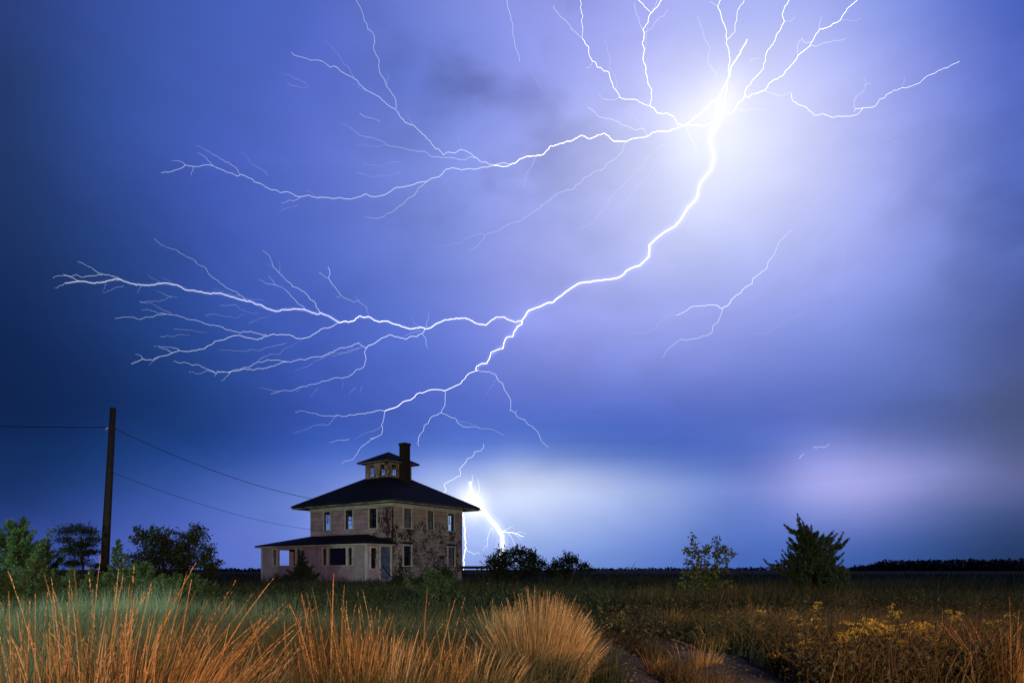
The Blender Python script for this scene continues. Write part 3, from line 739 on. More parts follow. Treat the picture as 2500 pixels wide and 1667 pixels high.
# ------------------------------------------------------------------ utility pole and wires
pole = thing('utility_pole', 'tall weathered wooden utility pole leaning slightly right among the cedars', 'pole', (-18.56, 31, 0))
mb = MB(); mb.tube([(0, 0, -.5), (.10, 0, 2), (.24, 0, 4.6), (.45, 0, 8.38)], [.19, .175, .155, .125], 14); mb.build('shaft', M['pole'], pole, smooth=True)
mb = MB(); mb.tube([(.27, -.02, 7.46), (.18, -.05, 7.46), (.15, -.05, 7.36)], [.02, .04, .03], 7); mb.build('insulator', M['porcelain'], pole)
for i, z in enumerate((1.72, 1.62, 1.50, 1.42)):
    mb = MB(); mb.box((-.02 - .035, -.20, z), (-.02 + .03, -.17, z + (.05 if i % 2 == 0 else .035))); mb.build('reflector_tag', M['metal'], pole)
def wire(a, b, sag, label, r=.014):
    a, b = Vector(a), Vector(b); mb = MB()
    mb.tube([a.lerp(b, t) - Vector((0, 0, 4 * sag * t * (1 - t))) for t in np.linspace(0, 1, 40)], r, 5)
    tag(mb.build('utility_wire', M['wire']), label, 'wire')
wire((-18.14, 30.95, 7.5), hw(-.05, -.2, 5.46), 1.0, 'upper sagging service wire from the pole to the near corner of the house')
wire((-18.24, 31, 5.5), hw(-.03, 6.55, 3.93), .52, 'lower thin wire from the pole to the left wall of the house above the porch', .010)
wire((-18.40, 30.95, 7.50), (-52, 31, 10.9), .9, 'wire running left from the top of the pole and out of view', .016)

#@@TREES
# ------------------------------------------------------------------ trees and shrubs
def cedar(name, label, cat, px, Y, top, width, seed, lean=0.0, dens=1.0, up=.75, spray=.11, mat='cedar', group=None, windswept=0.0, cone=.75, plume=0.0):
    r = np.random.default_rng(seed); x, y, z = at(px, Y); H_ = hgt(top, Y) - z; Rw = width / 2 / FPX * Y
    t = thing(name, label, cat, (x, y, z), group=group)
    mb = MB(); mb.tube([(lean * H_ * q ** 1.5, 0, H_ * q * .96 - .1) for q in (0, .3, .6, 1)], [H_ * .028, H_ * .02, H_ * .012, .006], 7); mb.build('trunk', M['bark'], t, smooth=True)
    mbr = MB(); Cs = []; Ds = []; Ls = []
    nb = int(34 * (1 + H_ * .25))
    for i in range(nb):
        f = .04 + .93 * (i + r.uniform()) / nb
        prof = (1 - f) ** cone * (.55 + .45 * min(1, f * 5)) + .03
        ln_ = Rw * prof * r.uniform(.62, 1.25) * 1.15; th = i * 2.39996 + r.normal(0, .4)
        b0 = np.array([lean * H_ * f ** 1.5, 0, H_ * f]); upn = up * r.uniform(.55, 1.5)
        pts = []
        for q in np.linspace(0, 1, 6):
            out = ln_ * q; pts.append(b0 + np.array([math.cos(th) * out + windswept * out * q * .5, math.sin(th) * out, ln_ * upn * q * (.5 + .5 * q) - .06 * ln_ * q]))
        pts = np.array(pts); mbr.tube(pts, [max(.003, .012 * H_ * .4 * (1 - .8 * q)) for q in np.linspace(0, 1, 6)], 4, cap=False)
        ns = max(10, int(dens * 150 * ln_ / spray * .11))
        for _ in range(ns):
            q = r.uniform(.12, 1) ** .8 * 5; k = min(int(q), 4); p = pts[k] + (pts[k+1] - pts[k]) * (q - k)
            d = pts[min(k+1, 5)] - pts[k]; d = d / np.linalg.norm(d)
            side = r.normal(size=3) * .48; dd = d * 1.0 + side + np.array([0, 0, .35])
            Cs.append(p + r.normal(size=3) * (min(.05, ln_ * .05) + plume * (1 - q / 5))); Ds.append(dd); Ls.append(spray * r.uniform(.5, 1.3) * (1.1 - .4 * q / 5))
    # spire
    for _ in range(int(40 * dens)):
        f = r.uniform(.85, 1.0); Cs.append(np.array([lean * H_ * f ** 1.5, 0, H_ * f - .03]) + r.normal(size=3) * .02 * H_ * .4); Ds.append(np.array([lean, 0, 1.]) + r.normal(size=3) * .5); Ls.append(spray * .8)
    mbr.build('branches', M['bark'], t)
    Cs = np.array(Cs); Ds = np.array(Ds); Ls = np.array(Ls)
    # each spray: four scale-leaf fronds fanned out
    rep = 6; C4 = np.repeat(Cs, rep, 0); D4 = np.repeat(Ds / np.linalg.norm(Ds, axis=1, keepdims=True), rep, 0) + r.normal(size=(len(Cs) * rep, 3)) * .45
    L4 = np.repeat(Ls, rep) * r.uniform(.6, 1.1, len(Cs) * rep); base = np.repeat(r.uniform(.1, .9, len(Cs)), rep)
    me = leaves(C4, D4, L4, L4 * .17, np.clip(base + r.normal(0, .12, len(base)), 0, 1), r)
    link('foliage', me, t, M[mat], kind='stuff')
    return t
def broadleaf(name, label, cat, px, Y, lobes, leaf, n, seed, mat='leaf', group=None, stems=3):
    """lobes: (px, py, radius px) of the crown's masses; limbs run from the base to each"""
    r = np.random.default_rng(seed); x, y, z = at(px, Y); t = thing(name, label, cat, (x, y, z), group=group)
    mb = MB(); Cs = []; Ds = []
    tot = sum(l[2] ** 2 for l in lobes)
    for (lx, ly, lr) in lobes:
        c = np.array([(lx - px) / FPX * Y, r.uniform(-.4, .4) * lr / FPX * Y, hgt(ly, Y) - z]); rad = lr / FPX * Y
        mid = c * np.array([.45, .5, .5]) + r.normal(size=3) * .05 * rad
        mb.tube([(r.normal() * .05, r.normal() * .05, -.1), mid, c], [.05 * min(1, rad), .03 * min(1, rad), .012], 5, cap=False)
        nl = int(n * lr ** 2 / tot); ntw = max(6, nl // 16)
        for _ in range(ntw):
            d = r.normal(size=3); d[2] += .25; d /= np.linalg.norm(d); ln_ = rad * r.uniform(.45, 1.12)
            tip = c + d * ln_ * np.array([1, 1, .92]); st = c + d * ln_ * .15
            mb.tube([st, st * .45 + tip * .55 + r.normal(size=3) * .04 * rad, tip], [.010 * min(1.5, rad), .007 * min(1.5, rad), .002], 3, cap=False)
            for _ in range(16):
                q = r.uniform(.35, 1.04); p = st + (tip - st) * q + r.normal(size=3) * leaf * .7
                Cs.append(p); Ds.append(d + r.normal(size=3) * .9 + np.array([0, 0, -.15]))
    mb.build('branches', M['bark'], t)
    Cs = np.array(Cs); Ds = np.array(Ds); L = leaf * r.uniform(.6, 1.3, len(Cs))
    me = leaves(Cs, Ds, L, L * r.uniform(.45, .75, len(Cs)), r.uniform(0, 1, len(Cs)), r, .15)
    link('crown', me, t, M[mat], kind='stuff')
    return t
# left margin
GC = 'young cedars along the left of the field'
cedar('cedar_tree', 'big bushy cedar lit green at the left edge of the photo', 'cedar', 30, 21, 1272, 190, 11, dens=1.5, spray=.13, cone=1.05, up=1.0)
cedar('cedar_tree', 'cedar with a tall narrow spire behind the big bushy left edge cedar', 'cedar', 58, 24, 1263, 110, 12, dens=1.2, spray=.12, cone=1.05, up=1.0)
cedar('cedar_tree', 'darker cedar standing between the left edge cedars and the spreading pine', 'cedar', 112, 25, 1316, 130, 13, dens=1.3, spray=.13, cone=1.05, up=1.0)
cedar('cedar_tree', 'small bright green cedar in front at lower left, nearer than the others', 'cedar', 90, 14, 1356, 120, 14, dens=1.5, spray=.07, cone=1.05, up=1.0)
cedar('cedar_tree', 'little upright cedar left of the utility pole', 'cedar', 174, 15, 1384, 75, 15, dens=1.4, spray=.065, cone=1.05, up=1.0)
cedar('cedar_tree', 'little yellow green cedar at the foot of the utility pole', 'cedar', 222, 15.5, 1386, 70, 16, dens=1.4, spray=.065, cone=1.05, up=1.0)
cedar('cedar_tree', 'slim cedar directly right of the utility pole', 'cedar', 289, 22, 1316, 80, 17, dens=1.3, spray=.10, cone=1.05, up=1.0)
cedar('cedar_tree', 'wide dim cedar right of the pole in front of the dark bushes', 'cedar', 350, 20, 1372, 120, 18, dens=1.4, spray=.10, cone=1.05, up=1.0)
cedar('cedar_tree', 'low cedar at the bottom left corner among pale grass', 'cedar', 10, 12, 1400, 130, 19, dens=1.6, spray=.065, cone=1.05, up=1.0)
cedar('cedar_tree', 'low dim cedar below the right end of the dark bushes', 'cedar', 440, 19, 1406, 110, 20, dens=1.3, spray=.09, cone=1.05, up=1.0)
for i, (px, Y, tp, w, lb) in enumerate([(135,15.5,1404,80,'squat green cedar between the small bright one and the little upright one'),(262,16,1398,80,'small feathery cedar touching the right side of the pole foot'),(318,16.5,1408,90,'small feathery cedar in front of the slim one right of the pole'),
    (395,17,1402,95,'small dim cedar under the left dark bush'),(490,19,1416,95,'small dim cedar at the right foot of the dark bushes'),(50,15,1385,110,'feathery pale green cedar at the left edge, in front of the big bushy one')]):
    cedar('cedar_tree', lb, 'cedar', px, Y, tp, w, 80 + i, dens=1.5, spray=.07, cone=1.05, up=.9)
# spreading pine
def pine(px, Y, seed):
    r = np.random.default_rng(seed); x, y, z = at(px, Y)
    t = thing('pine_tree', 'small open pine with flat tiers of foliage left of the utility pole', 'pine', (x, y, z))
    mb = MB(); H_ = hgt(1283, Y) - z
    mb.tube([(0, 0, -.1), (.05, 0, H_ * .4), (-.04, 0, H_ * .75), (.02, 0, H_ * .95)], [.06, .05, .035, .015], 7); mb.build('trunk', M['bark'], t, smooth=True)
    mbr = MB(); Cs = []; Ds = []
    for (tx, ty, w) in [(150,1318,34),(168,1298,34),(200,1290,40),(226,1300,30),(240,1318,26),(178,1330,36),(215,1330,34),(156,1342,22),(190,1352,34),(232,1348,24),(205,1372,36),(170,1378,26),(228,1382,22)]:
        c = np.array([(tx - px) / FPX * Y, r.uniform(-.5, .5), hgt(ty, Y) - z]); rad = w / FPX * Y
        mbr.tube([(0.02, 0, max(.3, c[2] - abs(c[0]) * .35 - .1)), c * np.array([.5, .5, 1]) - (0, 0, .1), c], [.02, .014, .006], 4, cap=False)
        n_ = 520
        p = r.normal(size=(n_, 3)) * np.array([.42, .42, .13]) * rad + c
        Cs.append(p); Ds.append(r.normal(size=(n_, 3)) + np.array([0, 0, .5]))
    mbr.build('branches', M['bark'], t)
    Cs = np.concatenate(Cs); Ds = np.concatenate(Ds); L = .12 * r.uniform(.6, 1.3, len(Cs))
    link('foliage', leaves(Cs, Ds, L, L * .28, r.uniform(0, 1, len(Cs)), r), t, M['pine'], kind='stuff')
pine(200, 29, 21)
broadleaf('bush', 'tall dark leafy bush with upright shoots, left of the pair between pole and house', 'bush', 375, 30,
  [(372,1340,48),(400,1316,34),(345,1320,26),(338,1296,12),(355,1302,10),(410,1372,50),(350,1385,46),(388,1296,14)], .115, 5200, 31)
broadleaf('bush', 'rounded dark leafy bush nearest the house on its left', 'bush', 470, 31,
  [(462,1320,38),(478,1296,18),(450,1352,46),(495,1345,28),(505,1375,34),(440,1392,44),(512,1392,26),(495,1303,14)], .115, 5600, 32)
# round the house
cedar('cedar_shrub', 'pointed dark cedar growing in front of the porch windows', 'cedar', 738, 42.5, 1344, 84, 41, dens=1.4, spray=.15, cone=1.5, up=.5)
cedar('cedar_shrub', 'small dark cedar against the foot of the flaked right wall', 'cedar', 1083, 44, 1390, 66, 42, dens=1.0, spray=.15)
cedar('cedar_shrub', 'tiny dark cedar below the lower window of the flaked right wall', 'cedar', 1050, 44, 1404, 50, 48, dens=1.0, spray=.14)
broadleaf('shrub', 'low dark shrub by the porch door', 'shrub', 985, 44, [(975,1412,16),(1000,1414,14),(962,1420,12),(1020,1420,12)], .12, 900, 43)
broadleaf('shrub', 'low dark shrub left of the pointed cedar at the porch foundation', 'shrub', 690, 43.2, [(680,1416,16),(702,1412,14),(668,1424,10)], .11, 800, 44)
broadleaf('bush', 'wide dark round bush right of the house below the ground strike', 'bush', 1250, 60,
  [(1205,1378,30),(1240,1360,30),(1272,1355,26),(1300,1368,26),(1322,1382,18),(1225,1396,40),(1285,1394,40),(1258,1344,12),(1218,1354,12),(1298,1350,10)], .20, 6500, 45)
broadleaf('bush', 'smaller dark bush right of the wide round one', 'bush', 1385, 62,
  [(1360,1380,20),(1383,1362,16),(1400,1374,20),(1425,1386,18),(1445,1392,10),(1375,1396,30),(1340,1392,18)], .19, 3600, 46)
cedar('cedar_shrub', 'dark squat cedar in the middle of the field between grass stalks', 'cedar', 1062, 19, 1398, 125, 47, dens=1.4, spray=.09)
for i, (px, Y, tp, w, lb) in enumerate([(1500,48,1404,60,'low dark scrub bush beside the dead branch'),(1572,40,1412,56,'low dark scrub bush between the dead branch and the sapling'),(1440,40,1416,60,'low dark scrub bush in front of the smaller dark bush'),(1640,34,1420,50,'low dark scrub bush left of the leafy sapling foot')]):
    broadleaf('scrub_bush', lb, 'bush', px, Y, [(px-w*.3, tp+12, w*.25),(px+w*.25, tp+10, w*.25),(px, tp+6, w*.25)], .11, 900, 60 + i)
# dead branch
mb = MB(); b = at(1515, 45)
mb.tube([(b[0], b[1], 0), (b[0] + .35, b[1], .55), (b[0] + .75, b[1], 1.15), (b[0] + 1.0, b[1], 1.6)], [.035, .028, .02, .008], 5)
mb.tube([(b[0] + .55, b[1], .85), (b[0] + .9, b[1] + .1, 1.05), (b[0] + 1.15, b[1] + .1, 1.25)], [.015, .01, .004], 4)
mb.tube([(b[0] + .4, b[1], .6), (b[0] + .25, b[1] - .1, 1.0)], [.012, .004], 4)
tag(mb.build('dead_branch', M['bark']), 'bare dead branch slanting up right against the horizon', 'branch')
# sapling: two leaders with drooping leaves
def sapling():
    r = np.random.default_rng(51); px, Y = 1722, 17.5; x, y, z = at(px, Y)
    t = thing('sapling', 'leafy young tree with two thin leaders right of the lane', 'sapling', (x, y, z)); mb = MB(); Cs = []; Ds = []
    def pt(a, b): return np.array([(a - px) / FPX * Y, r.uniform(-.12, .12), hgt(b, Y) - z])
    base = pt(1722, 1432)
    shoots = [[(1722,1440),(1712,1400),(1704,1360),(1698,1330),(1688,1305)], [(1724,1440),(1738,1400),(1748,1360),(1753,1330),(1752,1306)],
              [(1710,1395),(1690,1378),(1672,1366)], [(1706,1365),(1686,1350),(1674,1336)], [(1742,1385),(1766,1368),(1790,1352)], [(1748,1355),(1764,1342),(1772,1336)],
              [(1735,1400),(1760,1390),(1782,1388)], [(1704,1350),(1718,1342),(1728,1338)], [(1720,1410),(1690,1400),(1668,1400)], [(1722,1420),(1722,1385),(1724,1365)],
              [(1718,1425),(1685,1422),(1660,1428)], [(1728,1425),(1765,1418),(1785,1424)], [(1720,1430),(1700,1412),(1690,1420)], [(1728,1430),(1748,1410),(1760,1424)], [(1722,1440),(1725,1420),(1730,1400)]]
    for s in shoots:
        P_ = [pt(*q) for q in s]; mb.tube(P_, list(np.linspace(.014, .003, len(P_))), 5, cap=False)
        for k in range(len(P_) - 1):
            n_ = 34 if len(s) > 3 else 46
            for _ in range(n_):
                q = r.uniform(); p = P_[k] + (P_[k+1] - P_[k]) * q + r.normal(size=3) * .045
                Cs.append(p); Ds.append(np.array([r.normal() * .8, r.normal() * .8, -.35 + r.normal() * .5]))
    mb.build('branches', M['bark'], t)
    Cs = np.array(Cs); Ds = np.array(Ds); L = .105 * r.uniform(.6, 1.3, len(Cs))
    link('crown', leaves(Cs, Ds, L, L * .5, r.uniform(0, 1, len(Cs)), r, .2), t, M['sapling'], kind='stuff')
sapling()
def plume_cedar():
    r = np.random.default_rng(52); px, Y = 1985, 20; x, y, z = at(px, Y)
    t = thing('cedar_tree', 'windswept dark cedar with feathery upswept branches right of the sapling', 'cedar', (x, y, z))
    def pt(a, b, d=0): return np.array([(1450 + a * .4464 - px) / FPX * Y, d, hgt(1200 + b * .4464, Y) - z])
    tr_ = [pt(1190, 560), pt(1185, 430), pt(1185, 300), pt(1165, 210), pt(1140, 160), pt(1113, 122)]
    mb = MB(); mb.tube(tr_, [.07, .055, .035, .02, .012, .004], 7); mb.build('trunk', M['bark'], t, smooth=True)
    tips = [(1085,186,1160,330),(1098,215,1165,330),(1068,256,1150,360),(1090,262,1160,380),(1048,292,1150,420),(1060,320,1150,430),(1018,346,1150,460),(1030,372,1150,470),(1006,392,1150,490),(1020,418,1150,500),
            (1195,188,1180,300),(1218,205,1190,330),(1240,232,1190,350),(1280,222,1195,370),(1262,262,1195,390),(1320,263,1200,410),(1300,290,1200,420),(1312,312,1200,440),(1335,336,1200,460),(1345,362,1205,480),(1360,380,1205,500),(1330,398,1200,500),(1120,175,1170,260),(1150,215,1175,290),(1170,240,1180,340),(1205,262,1185,370),
            (1120,290,1170,420),(1140,330,1175,450),(1230,310,1195,450),(1250,350,1195,470),(1175,300,1185,440),(1100,370,1170,480),(1270,390,1195,500),(1210,370,1190,480),(1150,400,1180,510),(1080,420,1170,520),(1300,430,1200,520),(1230,430,1190,520)]
    plumes = [(pt(1186 + (a - 1186) * .06, b + r.uniform(48, 105)), pt(a + r.normal() * 6, b + r.normal() * 6, r.uniform(-.5, .5))) for a, b, c, d in tips] + [(tr_[2], tr_[5])]
    for _ in range(46):   # the same all round the trunk, towards and away from us
        th = r.uniform(0, 6.28); zz = r.uniform(.25, 1.7); L_ = (1.05 - .42 * zz) * r.uniform(.6, 1.0)
        st = np.array([0.05 - .05 * zz, 0, zz]); plumes.append((st, st + np.array([math.cos(th) * L_ * .75, math.sin(th) * L_, .62 * L_])))
    side = []
    for a, b in plumes:
        for _ in range(3):
            q = r.uniform(.3, .75); st = a + (b - a) * q; st[2] -= .12 * np.linalg.norm(b - a) * math.sin(q * math.pi); v_ = (b - a) * (1 - q) * r.uniform(.5, .9); side.append((st, st + v_ + r.normal(size=3) * .22 * np.linalg.norm(b - a)))
    plumes += side
    mbr = MB(); Cs = []; Ds = []; Ls = []
    for a, b in plumes:
        ln_ = np.linalg.norm(b - a); h_ = b - a
        P_ = [a + h_ * q + np.array([0, 0, -.21 * ln_ * math.sin(q * math.pi) ** 1.0]) for q in np.linspace(0, 1, 7)]
        mbr.tube(P_, list(np.linspace(.014, .003, 7)), 4, cap=False)
        for _ in range(int(210 * ln_)):
            q = r.uniform(.08, 1.0) ** .8; k = min(int(q * 6), 5); p = P_[k] + (P_[k+1] - P_[k]) * (q * 6 - k); d = P_[k+1] - P_[k]; d /= np.linalg.norm(d)
            sd = r.normal(size=3); sd -= d * (sd @ d); sd /= np.linalg.norm(sd)
            w = .15 * (1 - q) + .02
            Cs.append(p + sd * w * r.uniform(0, .5)); Ds.append(d + sd * r.uniform(.2, .9) + np.array([-.1, 0, .25])); Ls.append(.05 + .085 * (1 - q) * r.uniform(.5, 1.2))
    mbr.build('branches', M['bark'], t)
    Cs = np.array(Cs); Ds = np.array(Ds); Ls = np.array(Ls); C3 = np.repeat(Cs, 3, 0); D3 = np.repeat(Ds, 3, 0) + r.normal(size=(len(Cs) * 3, 3)) * .3; L3 = np.repeat(Ls, 3) * r.uniform(.6, 1.1, len(Cs) * 3)
    link('foliage', leaves(C3, D3, L3, L3 * .3, np.repeat(r.uniform(.0, .7, len(Cs)), 3), r), t, M['pine'], kind='stuff')
plume_cedar()
cedar('cedar_tree', 'short brownish cedar leaning out beside the windswept cedar', 'cedar', 2046, 19, 1382, 80, 53, lean=.1, dens=.7, up=.9, spray=.10, mat='pine')

#@@GRASS
# ------------------------------------------------------------------ grasses
def blades(base, h, lean, wid, tint, seg=3, tipfrac=.12, seed=0, topboost=.35):
    """ribbon blades; base (n,3), h (n,), lean (n,2) horizontal reach of the tip"""
    r = np.random.default_rng(seed); n = len(base); ang = r.uniform(0, math.pi, n)
    sd = np.stack([np.cos(ang), np.sin(ang), np.zeros(n)], 1)
    rows = []; tt = []
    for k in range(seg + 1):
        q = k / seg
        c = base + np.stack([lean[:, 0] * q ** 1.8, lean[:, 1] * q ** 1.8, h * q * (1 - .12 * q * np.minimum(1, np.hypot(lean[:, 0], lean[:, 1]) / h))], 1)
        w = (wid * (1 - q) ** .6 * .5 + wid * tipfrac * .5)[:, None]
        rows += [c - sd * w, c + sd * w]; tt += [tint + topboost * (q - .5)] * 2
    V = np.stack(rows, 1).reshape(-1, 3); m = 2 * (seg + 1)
    o = (np.arange(n) * m)[:, None]
    Fs = np.concatenate([o + np.array([[2*k, 2*k+1, 2*k+3, 2*k+2]]) for k in range(seg)])
    T = np.clip(np.stack(tt, 1).reshape(-1), 0, 1)
    return V, Fs, T
def vnoise(x, y, s, k=0):
    return .5 + .25 * (np.sin(x * s + 1.3 + k) * np.cos(y * s * .8 + k * 2) + np.sin(x * s * .37 + y * s * .51 + k) ) 
def free(x, y):
    a, b = hloc(x, y)
    inh = (a > -2.5) & (a < 7.6) & (b > -.1) & (b < 11.85) & ~((a > 4.1) & (b > 9.1))
    lane = np.zeros(len(x), bool)
    for k in (0, 1): lane |= (abs(x - lane_x(y, k)) < lane_w(y, k) * (1.12 + .2 * rng.normal(size=len(x)))) & (y < 10.2 + rng.normal(size=len(x)) * .8)
    return ~(inh | lane)
def field(name, n, y0, y1, xr, hr, wr, mat, seed, cond=None, tintbias=0, seg=3, leanamt=.25):
    r = np.random.default_rng(seed)
    y = y0 * (y1 / y0) ** r.uniform(0, 1, n); x = (r.uniform(xr[0], xr[1], n) - 1250) / FPX * y
    k = free(x, y)
    if cond is not None: k &= cond(x, y, r)
    x, y = x[k], y[k]; n = len(x)
    pat = vnoise(x, y, .55, seed)
    h = r.uniform(hr[0], hr[1], n) * (.45 + 1.1 * pat)
    w = r.uniform(wr[0], wr[1], n) * np.maximum(1, y / 14)
    le = r.normal(size=(n, 2)) * h[:, None] * leanamt + np.array([.05, 0])
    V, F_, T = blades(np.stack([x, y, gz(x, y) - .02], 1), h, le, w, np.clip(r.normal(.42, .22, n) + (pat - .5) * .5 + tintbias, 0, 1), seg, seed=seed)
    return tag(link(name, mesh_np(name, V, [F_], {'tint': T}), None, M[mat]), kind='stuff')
right = lambda x, y, r: x > lane_x(y, 1) + .1
left = lambda x, y, r: x < lane_x(y, 0) - .05
field('meadow_grass', 42000, 6.0, 18, (-150, 1560), (.24, .44), (.005, .010), 'meadow', 101, left)
field('meadow_grass', 42000, 16, 46, (-150, 2650), (.28, .55), (.006, .012), 'meadow', 102)
field('meadow_grass', 16000, 44, 140, (-200, 2700), (.25, .5), (.008, .016), 'meadow', 103, seg=2)
field('pale_grass', 44000, 5.2, 20, (-150, 900), (.30, .46), (.005, .010), 'pale', 104, lambda x, y, r: r.uniform(size=len(x)) < np.clip(1.1 - ((x / y) * FPX + 1250) / 760, 0, 1) * (vnoise(x, y, .8, 4) > .34), leanamt=.15)
field('brown_weeds', 30000, 5.5, 22, (1500, 2650), (.18, .42), (.004, .010), 'brown', 105, right, leanamt=.35)
field('brown_weeds', 12000, 5.5, 16, (1480, 1800), (.10, .22), (.004, .008), 'brown', 106, lambda x, y, r: (x > lane_x(y, 0)) & (x < lane_x(y, 1)), leanamt=.35)
field('tall_fine_grass', 5200, 3.4, 8, (150, 1290), (.30, .62), (.0016, .0034), 'meadow', 109, lambda x, y, r: vnoise(x, y, 1.9, 5) > .42, tintbias=.22, seg=4, leanamt=.28)
field('tall_green_grass', 5200, 3.6, 10, (-200, 1290), (.30, .58), (.003, .006), 'meadow', 110, None, seg=4, leanamt=.30)
field('tall_pale_grass', 9000, 5.0, 12, (-250, 420), (.40, .75), (.003, .006), 'pale', 112, None, seg=4, leanamt=.18)
field('verge_grass', 15000, 5.5, 9.5, (500, 1400), (.28, .50), (.004, .009), 'meadow', 107, left, tintbias=.15, leanamt=.4)
field('verge_grass', 7000, 10, 24, (1560, 2100), (.35, .62), (.004, .008), 'brown', 108, lambda x, y, r: right(x, y, r) & (vnoise(x, y, .9, 3) > .5), tintbias=.1, leanamt=.2)

def undergrowth(n, y0, y1, xr, hmax, leaf, mat, seed, cond):
    r = np.random.default_rng(seed); y = y0 * (y1 / y0) ** r.uniform(0, 1, n); x = (r.uniform(*xr, n) - 1250) / FPX * y
    k = free(x, y) & cond(x, y, r); x, y = x[k], y[k]; n = len(x)
    m = 9; pat = vnoise(x, y, 1.1, seed) * .9 + .35; hp = hmax * pat * r.uniform(.5, 1.1, n)
    q = r.uniform(.1, 1, (n, m)); c = np.stack([x[:, None] + r.normal(0, .05, (n, m)), y[:, None] + r.normal(0, .05, (n, m)), (gz(x, y) - .01)[:, None] + hp[:, None] * q], 2).reshape(-1, 3)
    d = r.normal(size=c.shape) + np.array([0, 0, .35]); L = leaf * r.uniform(.5, 1.4, len(c))
    return tag(link('undergrowth', leaves(c, d, L, L * r.uniform(.2, .5, len(c)), np.clip(np.repeat(r.normal(.42, .25, n), m), 0, 1), r, .2), None, M[mat]), kind='stuff')
undergrowth(5200, 16.5, 25, (-150, 520), .85, .07, 'cedar', 126, lambda x, y, r: vnoise(x, y, 1.2, 3) > .38)
undergrowth(9000, 5.6, 20, (1560, 2650), .50, .055, 'herb', 121, right)
undergrowth(9000, 15, 46, (350, 1500), .62, .075, 'dusk', 123, lambda x, y, r: vnoise(x, y, .7, 9) > .47)
undergrowth(3000, 20, 60, (1400, 2650), .6, .09, 'dusk', 125, lambda x, y, r: vnoise(x, y, .5, 7) > .5)
field('rank_grass', 7000, 14, 44, (500, 2650), (.55, .85), (.004, .008), 'meadow', 113, lambda x, y, r: vnoise(x, y, 1.2, 8) > .55, leanamt=.3)
undergrowth(900, 40, 46.5, (560, 1200), .48, .09, 'dusk', 124, lambda x, y, r: vnoise(x, y, 1.1, 2) > .42)
undergrowth(3000, 9, 40, (1380, 2100), .55, .07, 'herb', 122, lambda x, y, r: (x > 1.0))
def clump(label, px, Y, n, h0, h1, rad, lean, spread, mat, seed, stalks=0, sh=(1, 1.2), bw=(.003, .007), group=None, dome=.25):
    """bunch of grass: arching leaf blades and upright seed stalks, each a part"""
    r = np.random.default_rng(seed); x, y, z = at(px, Y)
    t = thing('grass_clump', label, 'grass clump', (x, y, z), group=group)
    def spray(n, ha, hb, wa, wb, sp, tb, seg):
        th = r.uniform(0, 2 * math.pi, n); rr = rad * np.sqrt(r.uniform(0, 1, n))
        b = np.stack([np.cos(th) * rr, np.sin(th) * rr, np.full(n, -.03)], 1)
        h = r.uniform(ha, hb, n) * (1 - dome * (rr / max(rad, 1e-6)) ** 2)
        out = (rr / max(rad, 1e-6)) * sp
        le = np.stack([np.cos(th) * out * h + lean * h + r.normal(size=n) * .07 * h, np.sin(th) * out * h + r.normal(size=n) * .07 * h], 1)
        br = r.uniform(size=n) < .13; le[br] += r.normal(size=(br.sum(), 2)) * (.38 * h[br])[:, None]; h[br] *= r.uniform(.5, .95, br.sum())
        return b, h, le, r.uniform(wa, wb, n) * r.choice([1, 1, 1, 1.7], n), np.clip(r.normal(tb, .26, n), 0, 1)
    b, h, le, w, ti = spray(n, h0, h1, *bw, spread, .5, 5)
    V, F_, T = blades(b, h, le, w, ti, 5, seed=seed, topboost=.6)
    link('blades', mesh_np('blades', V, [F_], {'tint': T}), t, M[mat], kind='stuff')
    if stalks:
        b, h, le, w, ti = spray(stalks, *sh, .0022, .0042, spread, .62, 6)
        V, F_, T = blades(b, h, le, w, ti, 6, seed=seed + 1, topboost=.3, tipfrac=.4)
        V2, F2, T2 = blades(b, h, le, w, ti, 6, seed=seed + 2, topboost=.3, tipfrac=.4)   # crossed, so each stalk has body
        # feathery spikelets up the top half of every stalk
        m_ = 64; q = r.uniform(.36, .985, (stalks, m_))
        k_ = (1 - .12 * q * np.minimum(1, np.hypot(le[:, 0], le[:, 1]) / h)[:, None])
        c = np.stack([b[:, 0, None] + le[:, 0, None] * q ** 1.8, b[:, 1, None] + le[:, 1, None] * q ** 1.8, b[:, 2, None] + h[:, None] * q * k_], 2).reshape(-1, 3)
        dirn = np.stack([np.repeat(le[:, 0] / h, m_) * 1.4, np.repeat(le[:, 1] / h, m_) * 1.4, np.ones(stalks * m_)], 1) + r.normal(size=(stalks * m_, 3)) * .11
        me2 = leaves(c, dirn, .026 * r.uniform(.5, 1.3, len(c)) * (1.35 - .8 * q.reshape(-1)), .0048, np.clip(np.repeat(ti, m_) + .15 + r.normal(0, .12, len(c)), 0, 1), r)
        me = mesh_np('stalks', np.concatenate([V, V2]), [F_, F2 + len(V)], {'tint': np.concatenate([T, T2])})
        link('stalks', me, t, M[mat], kind='stuff'); link('seed_heads', me2, t, M[mat], kind='stuff')
    return t
G1 = 'tall orange grass clumps in the foreground'
